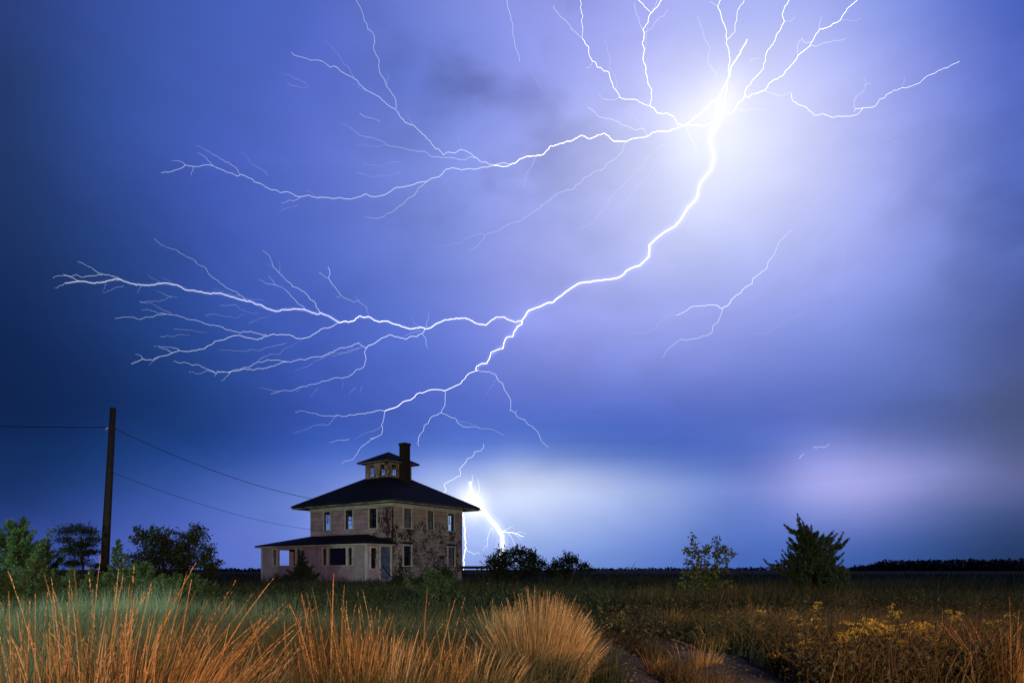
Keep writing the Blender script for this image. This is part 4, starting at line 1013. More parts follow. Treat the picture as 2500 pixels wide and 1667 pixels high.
CL = [  # label, px, Y, n, h0, h1, rad, lean, spread, stalks, sh
 ('tall orange grass clump at the bottom left corner', 40, 3.5, 130, .5, .85, .20, -.05, .25, 26, (.85, 1.08)),
 ('tall orange grass clump with upright stalks below the utility pole', 190, 3.7, 150, .5, .9, .22, .02, .25, 30, (.9, 1.20)),
 ('tallest orange grass clump, its stalks rising over the dark bushes', 320, 3.5, 150, .5, .9, .20, .10, .30, 26, (.95, 1.22)),
 ('orange grass clump with long stalks leaning right toward the porch', 410, 3.7, 130, .5, .8, .20, .32, .35, 22, (.88, 1.08)),
 ('low orange grass clump right of the leaning stalks', 560, 4.4, 110, .35, .6, .20, .15, .35, 8, (.65, .86)),
 ('thin orange grass clump below the porch corner', 700, 4.8, 110, .35, .6, .22, -.08, .30, 10, (.68, .90)),
 ('dense upright orange grass clump below the porch', 835, 4.5, 170, .45, .75, .17, .00, .22, 30, (.76, 1.00)),
 ('upright orange grass clump left of the squat cedar', 935, 4.7, 150, .4, .7, .16, .04, .22, 22, (.72, .97)),
 ('orange grass clump with two tall stalks in front of the squat cedar', 1035, 4.7, 110, .35, .62, .16, .10, .25, 9, (.70, .98)),
 ('low green and orange grass clump left of the big round bunch', 1140, 5.2, 160, .30, .55, .26, .05, .45, 6, (.5, .72)),
]
for i, (lb, px, Y, n, h0, h1, rad, le, sp, st, sh) in enumerate(CL):
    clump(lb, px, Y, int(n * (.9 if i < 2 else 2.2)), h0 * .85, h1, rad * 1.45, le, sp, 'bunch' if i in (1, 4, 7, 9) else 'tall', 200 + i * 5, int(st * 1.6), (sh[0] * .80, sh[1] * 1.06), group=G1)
clump('big rounded bunch of tan grass standing beside the lane', 1310, 6.3, 3600, .52, .98, .33, .03, .36, 'bunch', 300, 300, (.82, 1.02), bw=(.002, .005), dome=.42)
clump('low right shoulder of tan grass leaning over the lane from the big round bunch', 1370, 6.25, 900, .34, .74, .22, .14, .40, 'bunch', 303, 60, (.55, .76), bw=(.002, .005), dome=.35)
clump('low left shoulder of tan and green grass against the big round bunch', 1262, 6.2, 900, .30, .68, .26, -.12, .45, 'bunch', 306, 50, (.48, .72), bw=(.002, .006), dome=.3)
clump('tan grass clump behind the big round bunch on its left', 1225, 8.5, 800, .45, .72, .30, .05, .5, 'bunch', 310, 50, (.6, .82), bw=(.003, .006))
clump('small brown tuft on the lane between the wheel ruts', 1592, 7.4, 170, .12, .26, .12, .0, .7, 'tall', 320, 6, (.3, .4))
GR = 'brown grass clumps in the weeds right of the lane'
for i, (px, Y, hh, lb) in enumerate([(2470,5.6,.80,'orange grass clump at the right edge of the photo'),(2390,6.6,.62,'orange grass clump just left of the right edge one'),(2290,7.5,.58,'thin grass clump standing behind the goldenrod near the right edge'),
   (1900,11,.62,'reddish grass clump in front of the windswept cedar'),(1830,12.5,.66,'reddish grass clump between sapling and windswept cedar'),(1640,12,.6,'reddish grass clump left of the sapling'),(1745,9,.42,'low grass clump below the sapling'),(1700,7.6,.34,'low grass clump on the right side of the lane')]):
    clump(lb, px, Y, 240, hh * .45, hh * .8, .24, .06, .4, 'tall', 340 + i * 5, 16, (hh * .8, hh * 1.1), group=GR)

# weeds with plumes of yellow flowers
def goldenrod(label, px, Y, top, seed, blm=1.0):
    r = np.random.default_rng(seed); x, y, z = at(px, Y); t = thing('goldenrod', label, 'goldenrod', (x, y, z), group='goldenrod plants right of the lane')
    H_ = max(.25, hgt(top, Y) - z); ms = MB(); lc = []; ld = []; fc = []; fd = []
    for s in range(4):
        a = r.uniform(0, 6.28); le = r.uniform(.05, .28) * H_
        P_ = [np.array([math.cos(a) * le * q ** 1.7, math.sin(a) * le * q ** 1.7, H_ * q * r.uniform(.97, 1.0)]) for q in np.linspace(0, 1, 6)]
        hh = r.uniform(.75, 1.0); P_ = [p * hh for p in P_]
        ms.tube(P_, list(np.linspace(.005, .002, 6)), 4, cap=False)
        for _ in range(34):
            q = r.uniform(.1, .85) * 5; k = int(q); lc.append(P_[k] + (P_[k+1] - P_[k]) * (q - k)); th = r.uniform(0, 6.28); ld.append([math.cos(th), math.sin(th), r.uniform(-.1, .6)])
        for b in range(int(7 * blm)):
            th = r.uniform(0, 6.28); L_ = .11 * r.uniform(.5, 1.1); k = r.uniform(.74, 1.0) * 5; kk = min(int(k), 4); s0 = P_[kk] + (P_[min(kk+1,5)] - P_[kk]) * (k - kk)
            for _ in range(26):
                q = r.uniform(0, 1); fc.append(s0 + np.array([math.cos(th) * L_ * q, math.sin(th) * L_ * q, L_ * (.7 * q - .75 * q * q)]) + r.normal(size=3) * .007); fd.append(r.normal(size=3) + np.array([0, 0, .8]))
    ms.build('stems', M['herb'], t)
    lc = np.array(lc); ld = np.array(ld); L = .075 * r.uniform(.5, 1.2, len(lc))
    link('leaves', leaves(lc, ld, L, L * .22, r.uniform(0, 1, len(lc)), r, .15), t, M['herb'], kind='stuff')
    if fc:
        fc = np.array(fc); fd = np.array(fd); link('flower_plume', leaves(fc, fd, .013 * r.uniform(.6, 1.4, len(fc)), .009, r.uniform(0, 1, len(fc)), r), t, M['bloom'], kind='stuff')
GO = [(2210,6.5,1560,'goldenrod between the tall bright one and the low one before the thin grass clump'),(2180,6.2,1622,'goldenrod low at the bottom below the bright pair'),(2090,6.1,1640,'goldenrod at the bottom edge left of the wide blooming one'),(2360,6.9,1560,'goldenrod with fine plume below the right edge grass clumps'),(2250,6.1,1645,'goldenrod at the bottom edge next to the wide blooming one'),(2095,6.9,1502,'goldenrod with the brightest orange bloom, in the middle right weeds'),(2160,7.0,1508,'tall goldenrod beside the brightest one on its right'),(2240,7.2,1512,'goldenrod with arching plumes between the bright pair and the right edge clumps'),
 (2060,6.6,1540,'goldenrod with bright plume lower left of the brightest one'),(2280,6.6,1550,'goldenrod low before the thin grass clump'),(2130,6.4,1580,'goldenrod in front of the bright pair'),(2030,6.3,1608,'low goldenrod with pale plume near the bottom edge'),
 (2320,6.2,1610,'wide blooming goldenrod at the bottom right'),(2400,6.2,1632,'small goldenrod at the bottom right beside the wide blooming one'),(2480,6.1,1640,'goldenrod in the bottom right corner'),(1985,8.2,1500,'dim goldenrod left of the brightest one'),
 (1930,9.0,1498,'dim goldenrod below the windswept cedar'),(1990,10.5,1462,'pale goldenrod tops under the windswept cedar'),(1870,8.4,1520,'dim goldenrod right of the lane tufts'),(1850,10.5,1488,'dim goldenrod far left of the weeds'),(2330,9.5,1478,'dim goldenrod far back toward the right edge'),
 (2180,9.5,1470,'dim arching goldenrod behind the bright pair'),(2430,9.0,1500,'dim goldenrod far back in the right corner'),(1900,6.8,1580,'low goldenrod nearest the right rut'),(1960,6.6,1560,'goldenrod between the right rut and the bright plume')]
for i, (px, Y, tp, lb) in enumerate(GO): goldenrod(lb, px, Y, tp, 500 + i, 1.5 if i < 15 else .7)

#@@LIGHTNING
# ------------------------------------------------------------------ lightning
RG = {1: (100, 560, 700/2287), 2: (600, 640, 750/2262), 3: (360, 0, 750/2100), 4: (1000, 150, 760/2248), 5: (1350, 0, 760/2352), 6: (1750, 80, 700/2287), 7: (1500, 480, 650/2352), 8: (1000, 1060, 400/1742), 0: (0, 0, 1)}
def tr(s):
    """'region: x,y x,y ...; region: ...' -> photo positions"""
    out = []
    for part in s.split(';'):
        k, body = part.split(':'); ox, oy, sc = RG[int(k)]
        for p in body.split(): a, b = p.split(','); out.append((ox + float(a) * sc, oy + float(b) * sc))
    return out
def rough(P_, r, amt=.07, minl=5):
    """midpoint wander, so the channel is crooked at every size"""
    for _ in range(3):
        Q_ = [P_[0]]
        for a, b in zip(P_[:-1], P_[1:]):
            L = math.hypot(b[0]-a[0], b[1]-a[1])
            if L > minl:
                o = r.normal() * amt * L; Q_.append(((a[0]+b[0])/2 - (b[1]-a[1])/L*o, (a[1]+b[1])/2 + (b[0]-a[0])/L*o))
            Q_.append(b)
        P_ = Q_
    return P_
def bolt_pts(P_, D_):
    out = []
    for px, py in P_:
        y = D_ * (1 + .10 * math.sin(px / 310) + .08 * math.cos(py / 260)) if D_ < 1400 else D_
        out.append((px2x(px) * y, y, CH + (HZ - py) / FPX * y))
    return out
def px2x(px): return (px - 1250) / FPX
def channel(parent, name, s, w0, w1, lvl, D_, seed, amt=.07):
    """w0, w1: width at the root and at the tip in photo pixels at distance D_"""
    r = np.random.default_rng(seed); P_ = rough(tr(s), r, amt); pts = bolt_pts(P_, D_); n = len(pts)
    q = np.linspace(0, 1, n)
    if lvl < 2: w0 *= 1.45; w1 *= 1.3
    rad = [(w0 + (w1 - w0) * a) / 2 / FPX * p[1] for a, p in zip(q, pts)]
    mb = MB(); mb.tube(pts, rad, 5)
    return mb.build(name, M['bolt%d' % lvl], parent), P_
MAIN = '5: 1262,770 1258,830 1275,860 1245,900 1210,985 1185,1050 1190,1100 1215,1160; 4: 2200,700 2180,780 2140,830 2090,890 2085,960 2060,1010 2005,1055 1960,1140 1915,1195 1850,1225 1780,1280 1730,1325 1732,1410 1690,1445 1660,1475 1610,1490 1560,1515 1530,1550 1480,1568; 0: 1470,684 1414,691 1382,712 1350,738; 2: 2200,310 2140,335 2085,355 2060,395 2035,430'
TAIL = '2: 2035,430 2035,455 2000,475 1970,520 1965,550 1920,555 1900,595 1895,635 1850,645 1805,665 1795,710 1775,745 1740,745 1700,765 1692,785 1705,798'
BR = [
 ('5: 1258,800 1250,765 1275,700 1305,640 1335,570 1350,500 1390,440 1430,370 1465,300', 12, 3.5, 3),
 # path, root width, tip width, level
 ('2: 1705,798 1650,815 1615,855 1580,895 1540,910 1500,930 1465,945 1415,938 1370,937 1320,955 1280,960 1245,990 1210,1015 1165,1025 1110,1065 1060,1080 1025,1095', 3.0, 2.2, 3),
 ('2: 1025,1095 985,1088 940,1102 880,1115 800,1125 740,1135 680,1125 600,1130 520,1115 440,1100 360,1100', 2.0, .4, 2),
 ('2: 680,1125 640,1165 560,1195 480,1215 400,1245 350,1262', .9, .3, 0),
 ('2: 1025,1095 1018,1150 1000,1195 1005,1245 985,1275 945,1295 905,1320 850,1360 820,1410 800,1440 755,1460 705,1482', 1.8, .6, 2),
 ('2: 1000,1205 950,1235 900,1250 850,1275 800,1300', .9, .4, 0), ('2: 760,1305 700,1310 615,1330', 1.0, .4, 1), ('2: 945,1295 915,1297', 1.2, .6, 2),
 ('2: 1465,945 1470,1015 1455,1075 1437,1108 1380,1130 1345,1185 1312,1205 1308,1240 1280,1275 1272,1310 1275,1350', 1.9, 1.1, 2),
 ('2: 1437,1108 1490,1130 1545,1150 1565,1185 1600,1212 1660,1212 1720,1222 1760,1225 1830,1235 1900,1275', 1.4, .4, 1),
 ('2: 1565,1170 1640,1182 1700,1200 1720,1222', .7, .5, 0),
 ('2: 1715,798 1790,805 1830,820 1850,855 1890,890 1910,950 1945,1000 1952,1050 1945,1090 1985,1105 2000,1140 2055,1160 2080,1195 2130,1230 2165,1280 2185,1325 2230,1360', 1.9, .7, 2),
 ('2: 1985,1105 2000,1085', .8, .4, 1), ('2: 1850,860 1805,920 1765,975', .6, .3, 0),
 # long left arm
 ('2: 2035,430 1985,442 1950,430 1900,403 1845,403 1800,435 1765,465 1710,455 1670,432 1600,412 1550,410 1490,425 1420,445 1370,478 1320,490 1280,480 1230,490 1170,478 1110,460 1050,435 1010,435 950,430 905,400 835,397 800,430 760,442 720,435 690,445', 3.8, 2.6, 3),
 ('2: 690,445 650,420 610,395 555,375 515,383 440,353 330,350 240,362 150,340 70,310 0,288; 1: 1560,550 1460,520 1350,515 1250,495 1145,480 1060,440 960,432 805,442 740,435 640,402 590,395 520,415 400,428 310,415 195,428', 2.5, .8, 3),
 ('1: 195,428 150,450 105,465', .9, .3, 1), ('1: 640,402 580,375 495,358 435,370 280,360 250,375 205,368 140,370 95,387', 1.5, .5, 2), ('1: 495,358 420,318 290,255', 1.0, .5, 1), ('1: 310,415 250,385 180,357', 1.3, .8, 2),
 ('1: 520,430 510,465 490,505', .7, .3, 0), ('1: 660,452 605,460 560,485 500,512', .7, .4, 0), ('1: 810,445 785,475 770,510', .6, .3, 0),
 ('1: 1055,440 1020,405 965,390', .6, .3, 0), ('1: 955,430 915,400 850,362', .6, .3, 0),
 ('2: 555,375 515,305 470,270 425,215 345,180 300,135 265,95; 1: 1900,345 1850,290 1830,225 1770,165', 1.8, .4, 2), ('1: 1905,345 1908,300 1900,250', .7, .3, 0), ('1: 1862,312 1800,275', .6, .3, 0),
 ('2: 440,353 380,300 330,245 285,200 225,170 165,100', 1.3, .4, 1), ('2: 225,170 150,155 90,122', .9, .3, 1),
 ('1: 1640,570 1610,535 1560,500 1450,440 1370,385 1310,305 1200,235 1120,195 1010,145 900,72', 1.0, .4, 1), ('1: 1590,527 1500,512 1370,478', .7, .3, 0), ('1: 1625,545 1740,560 1820,595', .6, .3, 0),
 ('2: 690,445 620,480 550,495 500,530 455,555 350,545 260,533 180,535 100,562 0,553; 1: 1540,847 1460,880 1390,890 1305,950 1180,973 1105,965 1050,985 940,1015 890,1042 815,1033 720,1070', 2.3, .9, 2),
 ('1: 1105,965 1060,945 980,935 900,932', .9, .3, 1), ('1: 1050,985 1000,955 940,940', 1.0, .5, 1), ('1: 815,1033 795,1005 750,995', .9, .4, 1), ('1: 935,1018 890,1050 860,1083', .8, .3, 0),
 ('1: 1800,840 1660,815 1590,828 1480,800 1350,765 1230,722 1130,700 1040,680 1000,675 900,695 800,718 690,700 590,712', 1.3, .6, 1),
 ('1: 1000,675 930,665 800,645', .8, .3, 1), ('1: 1040,675 960,635 900,600 860,585 780,572', .8, .3, 0), ('1: 790,582 880,577 950,572 1045,538 1095,540', .8, .4, 0), ('1: 1045,538 980,515 920,490', .8, .3, 0),
 ('1: 1060,797 1150,800 1250,815 1330,818', .6, .3, 0), ('1: 950,855 1040,855 1120,838 1190,838', .7, .3, 0),
 ('1: 1430,608 1500,603 1580,630 1650,660 1730,662', .6, .3, 0), ('1: 1310,687 1390,675 1510,697 1630,675', .6, .3, 0), ('1: 1655,745 1740,710 1830,685', .6, .3, 0),
 ('1: 1960,905 1880,925 1790,945 1680,955 1580,968 1500,960 1420,965', .8, .4, 0),
 ('2: 1320,490 1300,525 1260,548 1175,567 1120,550 1060,533 1010,555 965,585 930,605 890,632', 2.4, 2.0, 2),
 ('2: 890,632 830,593 750,625 680,640 600,675 530,695 440,720 330,735 240,750 150,780 60,795 0,785; 1: 1560,1130 1500,1140 1440,1135 1400,1147 1330,1115 1260,1080 1210,1085 1140,1058 1060,1050', 1.8, .6, 2),
 ('1: 1400,1147 1375,1132 1330,1125 1290,1143 1180,1140', .8, .3, 1), ('1: 1510,1138 1470,1180 1435,1210', .9, .4, 1), ('1: 1400,1147 1385,1172', .8, .4, 1),
 ('1: 1960,1055 1890,1040 1800,1043 1730,1055 1660,1100 1580,1118 1510,1135 1400,1130', 1.2, .8, 1), ('1: 1730,1055 1780,1015 1850,990 1900,995 1960,945 2080,890', .9, .3, 0),
 ('2: 890,632 875,660 885,715 865,775 810,795 745,845 670,850 600,870 520,895 420,915 340,945 250,950 185,970', 1.6, .6, 1), ('2: 250,950 180,940 100,925', .8, .3, 0), ('2: 420,912 395,935 370,962', .6, .3, 0),
 ('2: 855,630 750,665 650,690 560,710 500,730 430,775 360,805', .9, .3, 0), ('2: 835,635 760,650 640,668 560,700', .8, .4, 0),
 ('2: 1300,525 1330,570 1325,600 1338,630', 1.2, .5, 2), ('2: 1325,480 1345,420 1345,365', 1.0, .3, 1), ('2: 1285,470 1230,440 1210,390', .7, .3, 0), ('2: 1290,505 1220,520 1165,548', .7, .3, 1),
 ('2: 605,35 620,80 610,120 650,175 690,230 720,260 790,293 830,280 890,330 910,385', 1.3, .4, 1), ('2: 540,75 575,100 610,120', .9, .6, 1), ('2: 830,280 800,245', .6, .3, 0), ('2: 692,245 685,262 665,252', .7, .4, 1),
 ('2: 810,925 780,945 755,975', .7, .3, 0), ('2: 530,930 500,960 480,990', .5, .3, 0), ('2: 720,880 710,935', .5, .3, 0), ('2: 860,915 845,965', .5, .3, 0),
 # upper left arm
 ('5: 1250,750 1205,765 1150,820 1110,865 1065,895 1000,945', 5.0, 4.6, 3), ('5: 1285,850 1240,890 1190,935 1110,950 1060,945 1000,945', 4.0, 4.0, 3),
 ('4: 1990,465 1930,485 1800,503 1750,515 1720,540 1680,553 1610,558 1565,580 1475,578 1440,540 1405,520 1340,545 1300,560 1265,542 1180,570 1130,580 1085,595 1020,610 985,650 940,680 830,693 780,720 730,745', 4.6, 3.2, 3),
 ('4: 730,745 690,760 610,750', 2.6, 2.4, 3), ('4: 730,745 660,735 610,750', 2.0, 2.0, 2),
 ('4: 610,750 510,770 400,780 330,773 265,778 215,832 120,868 0,898; 3: 1730,1280 1650,1315 1590,1340 1490,1327 1430,1350 1280,1358 1160,1355 1045,1345 960,1312 910,1318 825,1285 725,1240 640,1193 620,1205 560,1180 490,1155 450,1135 380,1130 310,1138 260,1127 210,1158 95,1180', 2.4, .8, 2),
 ('3: 1910,1240 1850,1290 1830,1330 1750,1390 1670,1450 1600,1485 1560,1497 1480,1487', 1.3, .4, 1), ('3: 630,1190 570,1125 490,1080 430,1045 330,998', .9, .3, 1), ('3: 450,1135 400,1080 340,1045', .9, .4, 1), ('3: 1045,1345 970,1368 915,1392', .9, .4, 1),
 ('3: 825,1205 760,1145 700,1110 640,1035', .6, .3, 0), ('3: 260,1127 215,1100 165,1100', .8, .3, 1), ('3: 315,1140 300,1200', .8, .4, 1), ('3: 1210,1350 1140,1335 1080,1300', .6, .3, 0), ('3: 1030,1402 960,1420 895,1452', .5, .3, 0),
 ('4: 610,750 550,725 520,728 470,690 420,655 375,637 330,662 280,655 243,675 215,640 180,625 150,575 70,505 0,455; 3: 1760,835 1715,775 1690,745 1610,690 1560,650 1500,620 1440,560 1400,530 1330,495 1300,465 1245,460 1195,420 1160,412 1110,415 1060,393 1000,378 985,358', 2.2, .7, 2),
 ('3: 1698,745 1700,690 1690,668 1635,590 1610,530 1580,450 1575,390 1543,325 1555,290 1550,250 1535,220 1505,200 1480,130 1460,70 1425,0; 0: 860,-40', 1.3, .9, 1), ('3: 1635,580 1652,520 1635,495', .8, .4, 0),
 ('3: 1415,530 1375,460 1330,420 1285,350 1210,285', .8, .3, 0), ('3: 1495,622 1440,595 1400,575', .7, .4, 0), ('3: 1815,855 1790,815 1775,785', .6, .3, 0),
 ('4: 495,705 440,690 400,712 340,705 290,692 225,697 150,685 80,650 0,642; 3: 1740,1010 1640,993 1540,945 1460,930 1400,885 1330,843', 1.3, .3, 1), ('3: 1640,995 1540,1005 1430,995', .6, .3, 0),
 ('3: 1450,775 1500,803 1545,810 1590,830', .9, .5, 1), ('3: 1095,585 1040,545 980,520 910,498', .6, .3, 0), ('3: 955,565 1000,585 1040,597 1100,592', .7, .4, 0), ('3: 1470,1115 1560,1130 1630,1138', .5, .3, 0), ('3: 1630,1118 1680,1108 1725,1105', .6, .4, 0), ('3: 1425,1180 1520,1205 1640,1205 1740,1175', .6, .3, 0),
 ('4: 375,637 360,585 345,535', .7, .3, 0),
 ('4: 1560,585 1540,650 1490,700 1420,745 1380,785 1300,825 1240,875 1190,920 1080,945 1020,995 960,1035 900,1080 800,1150 690,1190 640,1225 545,1250 500,1320 425,1365', 1.7, .5, 1),
 ('4: 545,1250 510,1243 400,1280 380,1310 280,1330 175,1350', 1.0, .4, 0), ('4: 1270,850 1135,852 1080,900 1030,930', .9, .3, 0), ('4: 905,695 890,740 850,800 840,855 825,870 822,915', 1.0, .3, 1), ('4: 835,858 740,860 650,888', .6, .3, 0),
 ('4: 1720,540 1690,485 1625,495 1560,465 1510,435 1420,415 1370,400 1330,360 1285,332', 1.6, .9, 2), ('4: 1690,485 1640,425 1600,375 1550,350', .9, .4, 1),
 ('5: 1000,945 935,935 915,885 870,860 790,855 730,800', 3.0, 2.6, 3), ('5: 730,800 690,790 630,755 565,750 505,738 480,690 455,660 435,600 425,550 385,540 360,510 335,510 320,470 295,460 270,400 265,350 220,290', 2.4, 1.6, 3),
 ('5: 505,738 430,755 370,745 345,705', .9, .4, 1), ('5: 485,690 480,620 465,560 420,520', .7, .3, 0), ('5: 430,520 430,430 410,370 400,290', .6, .3, 0), ('5: 295,460 280,505 250,512', .8, .5, 1),
 ('5: 220,285 225,210 215,160 213,80 205,0; 0: 1415,-40', 1.2, 1.0, 2), ('5: 220,285 180,255 130,190 50,120 0,45', 1.0, .6, 1),
 ('5: 730,800 745,730 748,680 715,610 700,540 680,450 690,390 675,330 688,245 680,225', 2.6, 2.4, 3), ('5: 680,225 720,170 742,100 790,50 820,0; 0: 1625,-40', 2.2, 1.6, 2), ('5: 742,100 690,50 640,0; 0: 1545,-30', 1.5, 1.2, 2), ('5: 680,225 650,180 625,90 615,20', 1.1, .5, 1), ('5: 690,245 740,220 790,150 840,120 870,75', .9, .5, 1), ('5: 745,90 770,60 785,0', .8, .6, 1), ('5: 690,400 705,330 712,210', .7, .5, 1),
 ('4: 1995,510 1940,560 1880,605 1810,605 1760,665 1700,730 1640,785 1590,840 1530,905 1470,965 1435,1030 1380,1090 1340,1140 1290,1180 1220,1210', 1.1, .5, 1), ('4: 1815,700 1750,775 1680,870 1620,950 1560,1030 1500,1070', .7, .3, 1), ('4: 1990,465 2015,540 2050,590 2075,635 2060,680', 1.6, .7, 2), ('4: 1885,605 1850,660 1815,700', .6, .4, 1), ('4: 1380,1185 1340,1200 1310,1225', .7, .4, 0),
 # upper right arm
 ('5: 1288,850 1340,858 1385,815 1410,770 1448,722', 4.2, 3.2, 3),
 ('5: 1448,722 1465,660 1510,605 1560,555 1590,520 1605,440 1620,385 1660,340 1690,260 1715,235 1748,165 1733,120 1750,55 1785,0; 0: 1945,-40', 2.2, 1.4, 2),
 ('5: 1448,722 1475,738 1530,710 1595,685 1635,630 1680,600 1740,570 1775,520 1820,470 1850,422 1910,375 1945,345 1975,285 2010,230 2070,212 2115,180 2170,155 2200,105 2250,45 2300,0; 0: 2115,-30', 2.8, 1.4, 2),
 ('5: 1945,345 1975,352 2030,330 2100,318 2215,295', 1.3, .5, 1), ('5: 1850,422 1848,340 1880,290 1900,325 1950,315', 1.1, .8, 1), ('5: 2015,225 2015,180 2030,130', .9, .5, 1), ('5: 1750,165 1800,160 1825,140 1820,115', .7, .4, 1), ('5: 2180,155 2260,165 2330,140', .6, .3, 0),
 ('5: 1595,685 1640,705 1690,722 1750,715 1810,690', 1.2, .5, 1), ('5: 1800,710 1820,770 1930,830 1975,872 2030,862 2110,890 2200,878 2290,870; 6: 1140,635 1165,600 1265,585 1300,530 1340,520 1410,460 1480,440 1560,425 1640,380 1680,345 1740,325 1800,290 1935,230', 1.3, .7, 2),
 ('6: 1095,632 1110,605 1165,600', 1.0, .8, 2), ('6: 1105,605 1095,560 1105,525 1160,475 1185,415 1225,405', 1.1, .4, 1), ('6: 1480,440 1495,390 1495,345', .6, .3, 0), ('6: 1185,415 1160,345', .5, .3, 0),
 ('5: 1310,640 1325,540 1333,480 1330,380 1315,300 1300,200 1265,95 1245,50 1268,0; 0: 1765,-30', 2.0, 1.2, 2), ('5: 1320,298 1375,235 1390,150 1395,85 1420,40 1445,0; 0: 1822,-30', 1.3, 1.0, 2), ('5: 1245,50 1185,10', .8, .5, 1),
 ('5: 1240,600 1235,560 1205,520 1165,465 1165,320 1130,220 1090,120', .9, .4, 1), ('5: 1385,820 1480,830 1520,825 1610,840', .8, .4, 1), ('5: 1495,480 1500,450 1550,447', .8, .4, 1),
 ('5: 1310,640 1300,720 1285,850', 4.5, 4.5, 3), ('5: 1275,700 1262,780 1262,850', 4.5, 4.0, 3),
]
MDIST = 950
lb_ = thing('lightning_bolt', 'great branching lightning bolt spreading from its white core at upper right across the whole sky', 'lightning', (px2x(1765) * MDIST, MDIST, hgt(260, MDIST)))
def fix_parent(o, par):
    o.parent = par; o.matrix_parent_inverse = Matrix.Translation(-Vector(par.location))
o, PM = channel(None, 'main_channel', MAIN, 3.4, 2.2, 3, MDIST, 1, .04); fix_parent(o, lb_)
o, PT = channel(None, 'main_channel', TAIL, 1.7, 1.1, 3, MDIST, 2, .05); fix_parent(o, lb_)
UR = next(i for i, q in enumerate(BR) if q[0].startswith('5: 1288,850'))
for i, (s, a, b, l) in enumerate(BR):
    if (i >= UR or s.startswith('5:')) and l < 3: l += 1; a *= 1.25; b *= 1.4
    o, _ = channel(None, 'branch', s, a * {3: .27, 2: .33}.get(l, .42), b * .46, l, MDIST, 10 + i); fix_parent(o, lb_)
# bloom and halo round the hot channels, built as nested emitting tubes
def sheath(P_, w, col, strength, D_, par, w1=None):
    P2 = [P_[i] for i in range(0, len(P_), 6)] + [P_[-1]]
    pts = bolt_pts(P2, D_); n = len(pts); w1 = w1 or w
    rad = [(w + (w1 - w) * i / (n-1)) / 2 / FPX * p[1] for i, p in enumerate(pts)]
    m = glow_mat('bolt_halo', col, strength / (2 * w / 2 / FPX * D_))
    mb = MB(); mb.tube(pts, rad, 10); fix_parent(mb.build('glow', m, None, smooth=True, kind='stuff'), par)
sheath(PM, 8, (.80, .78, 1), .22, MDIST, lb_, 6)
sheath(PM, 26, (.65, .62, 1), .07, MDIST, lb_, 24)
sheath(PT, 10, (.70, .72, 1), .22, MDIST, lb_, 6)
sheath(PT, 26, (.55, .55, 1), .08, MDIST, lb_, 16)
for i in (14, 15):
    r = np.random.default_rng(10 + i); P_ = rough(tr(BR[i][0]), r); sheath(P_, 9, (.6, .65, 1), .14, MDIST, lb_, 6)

def strike(label, loc_px, D_, chans, seed):
    t = thing('lightning_bolt', label, 'lightning', (px2x(loc_px[0]) * D_, D_, hgt(loc_px[1], D_)))
    for i, (s, a, b, l) in enumerate(chans):
        o, P_ = channel(None, 'main_channel' if i == 0 else 'branch', s, a * .62, b * .62, l, D_, seed + i); fix_parent(o, t)
        if i == 0: t['_p'] = 1; first = P_
    del t['_p']
    return t, first
GS, PG = strike('thick blinding ground strike reaching the ground behind the dark round bush', (1225, 1340), 1700, [
 ('8: 640,500 648,560 660,620 700,700 760,800 830,860 900,950 950,1010 985,1080 990,1150 978,1240 970,1420', 1.0, 8, 3),
 ('8: 667,430 668,470 655,520 650,600', .8, 2.2, 2), ('8: 722,475 735,530 745,590 730,700', .7, 1.8, 2),
 ('8: 985,1030 1040,1040 1100,1045 1150,1060 1215,1090', 2.6, .8, 3), ('8: 1050,1045 1085,1100 1110,1160 1150,1180', 1.6, .5, 2), ('8: 1000,1020 1060,995 1105,970', 1.6, .5, 2), ('8: 1100,1045 1160,1090 1190,1130', 1.2, .5, 2), ('8: 1130,1050 1165,1035 1190,1040 1240,1055', 1.0, .4, 2), ('8: 1100,1025 1115,990', .7, .4, 1), ('8: 1150,1062 1180,1085 1225,1080', .9, .4, 1),
 ('8: 890,1000 860,1010 840,1060 825,1110 825,1170 780,1235', 1.8, .8, 2), ('8: 825,1110 800,1125 778,1150', .9, .4, 1), ('8: 825,1170 828,1205 820,1235', .9, .5, 1), ('8: 885,1015 880,1060 878,1140', 1.0, .5, 1),
 ('8: 735,860 715,930 675,970 670,1010', 1.0, .4, 1), ('8: 730,865 740,910', .9, .4, 1), ('8: 690,960 650,970', .6, .3, 1)], 700)
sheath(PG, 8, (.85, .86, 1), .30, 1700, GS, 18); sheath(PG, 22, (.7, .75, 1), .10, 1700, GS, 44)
strike('white lightning channel running down along the right edge of the house wall', (1130, 1300), 1600, [
 ('8: 560,760 568,850 575,930 590,1000 585,1060 595,1140 598,1210 580,1290 570,1340 572,1450', 5, 2.2, 3), ('8: 598,1210 620,1245 680,1275 720,1255 750,1270', 1.6, .7, 2)], 740)
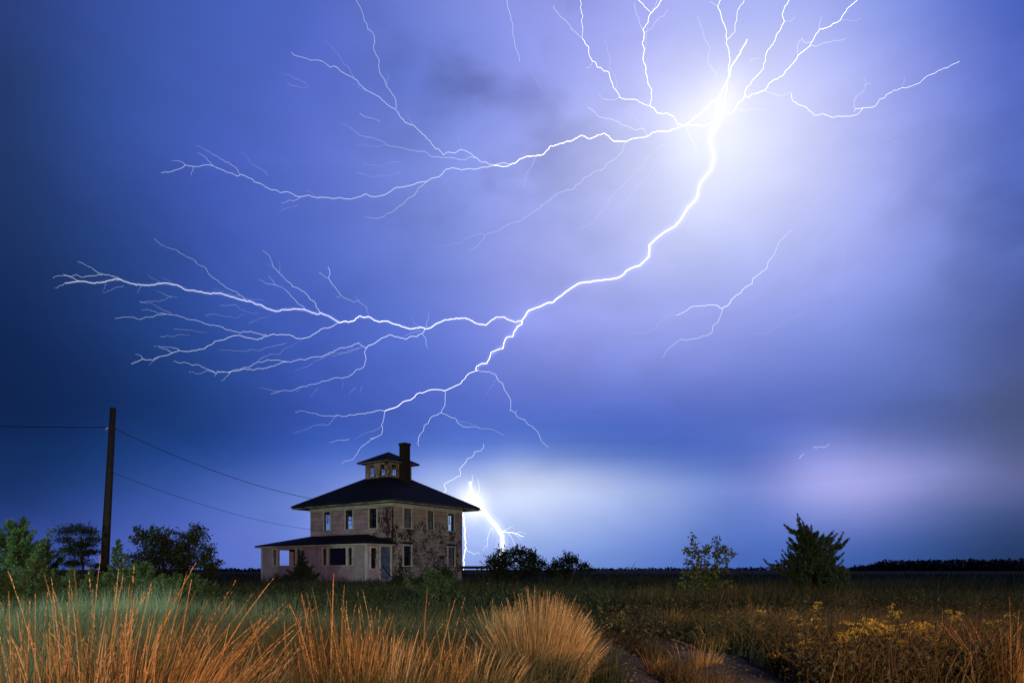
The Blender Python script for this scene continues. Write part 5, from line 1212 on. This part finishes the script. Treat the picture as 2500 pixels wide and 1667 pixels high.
strike('thin crooked lightning branch dropping behind the right slope of the roof', (1120, 1120), 1550, [
 ('8: 785,100 785,140 745,180 690,185 665,240 610,260 605,285 560,335 530,365 545,410 535,445 470,475 420,500 365,535 390,580 365,615 340,680', .7, 2.0, 2)], 750)
strike('separate forked lightning hanging right of centre, its two legs curving left', (1765, 753), 1100, [
 ('7: 1560,300 1510,345 1450,410 1420,490 1360,570 1350,615 1290,675 1225,720 1215,770 1150,805 1120,850 1070,875 1030,915 1010,950 955,988', .5, 1.8, 2),
 ('7: 955,988 910,960 820,955 705,968 640,1005 550,1045', 1.5, 1.1, 2), ('7: 550,1045 460,1050 380,1125 340,1175 180,1205 110,1220', .9, .3, 0), ('7: 550,1045 500,1100 420,1150 350,1170', .5, .3, 0),
 ('7: 955,988 940,1040 920,1105 870,1145 865,1190 785,1230 640,1268 590,1255 530,1300 465,1355 425,1420', 1.4, .6, 1)], 760)
strike('faint curved lightning streamer far right of the forked one', (2060, 620), 1150, [('7: 2090,180 2092,290 2050,400 2015,500 2040,560 1990,680 1930,800 1860,850', .5, .7, 0)], 770)
strike('faint slanting lightning streamer below the forked one on its right', (1880, 800), 1150, [('7: 1700,1010 1550,1090 1460,1135 1390,1190 1260,1218', .4, .6, 0)], 772)
strike('faint lightning streamer between the main channel and the forked one', (1800, 560), 1150, [('7: 1235,70 1220,120 1160,190 1070,295 1025,400 990,465', .5, .5, 0)], 774)
strike('tiny curled lightning squiggle below the long right arm', (2130, 310), 1100, [('6: 1150,735 1165,775 1190,800 1230,790 1245,745 1290,722 1318,750 1320,780', .6, .6, 0), ('6: 1330,820 1370,840 1420,870 1480,895', .8, .4, 0)], 776)
strike('short vertical lightning thread at the top edge left of the main core', (1255, 70), 1100, [('0: 1232,-30 1238,10 1252,60 1256,100 1268,150', 1.0, .8, 1), ('0: 1295,175 1310,195 1324,220', .7, .4, 0)], 778)
strike('two small lightning sparks low over the bright cloud at right', (1970, 1110), 1700, [('0: 1950,1119 1956,1112 1966,1107', 1.0, .6, 1), ('0: 1985,1092 2005,1090 2013,1092 2026,1083', .8, .8, 1)], 780)
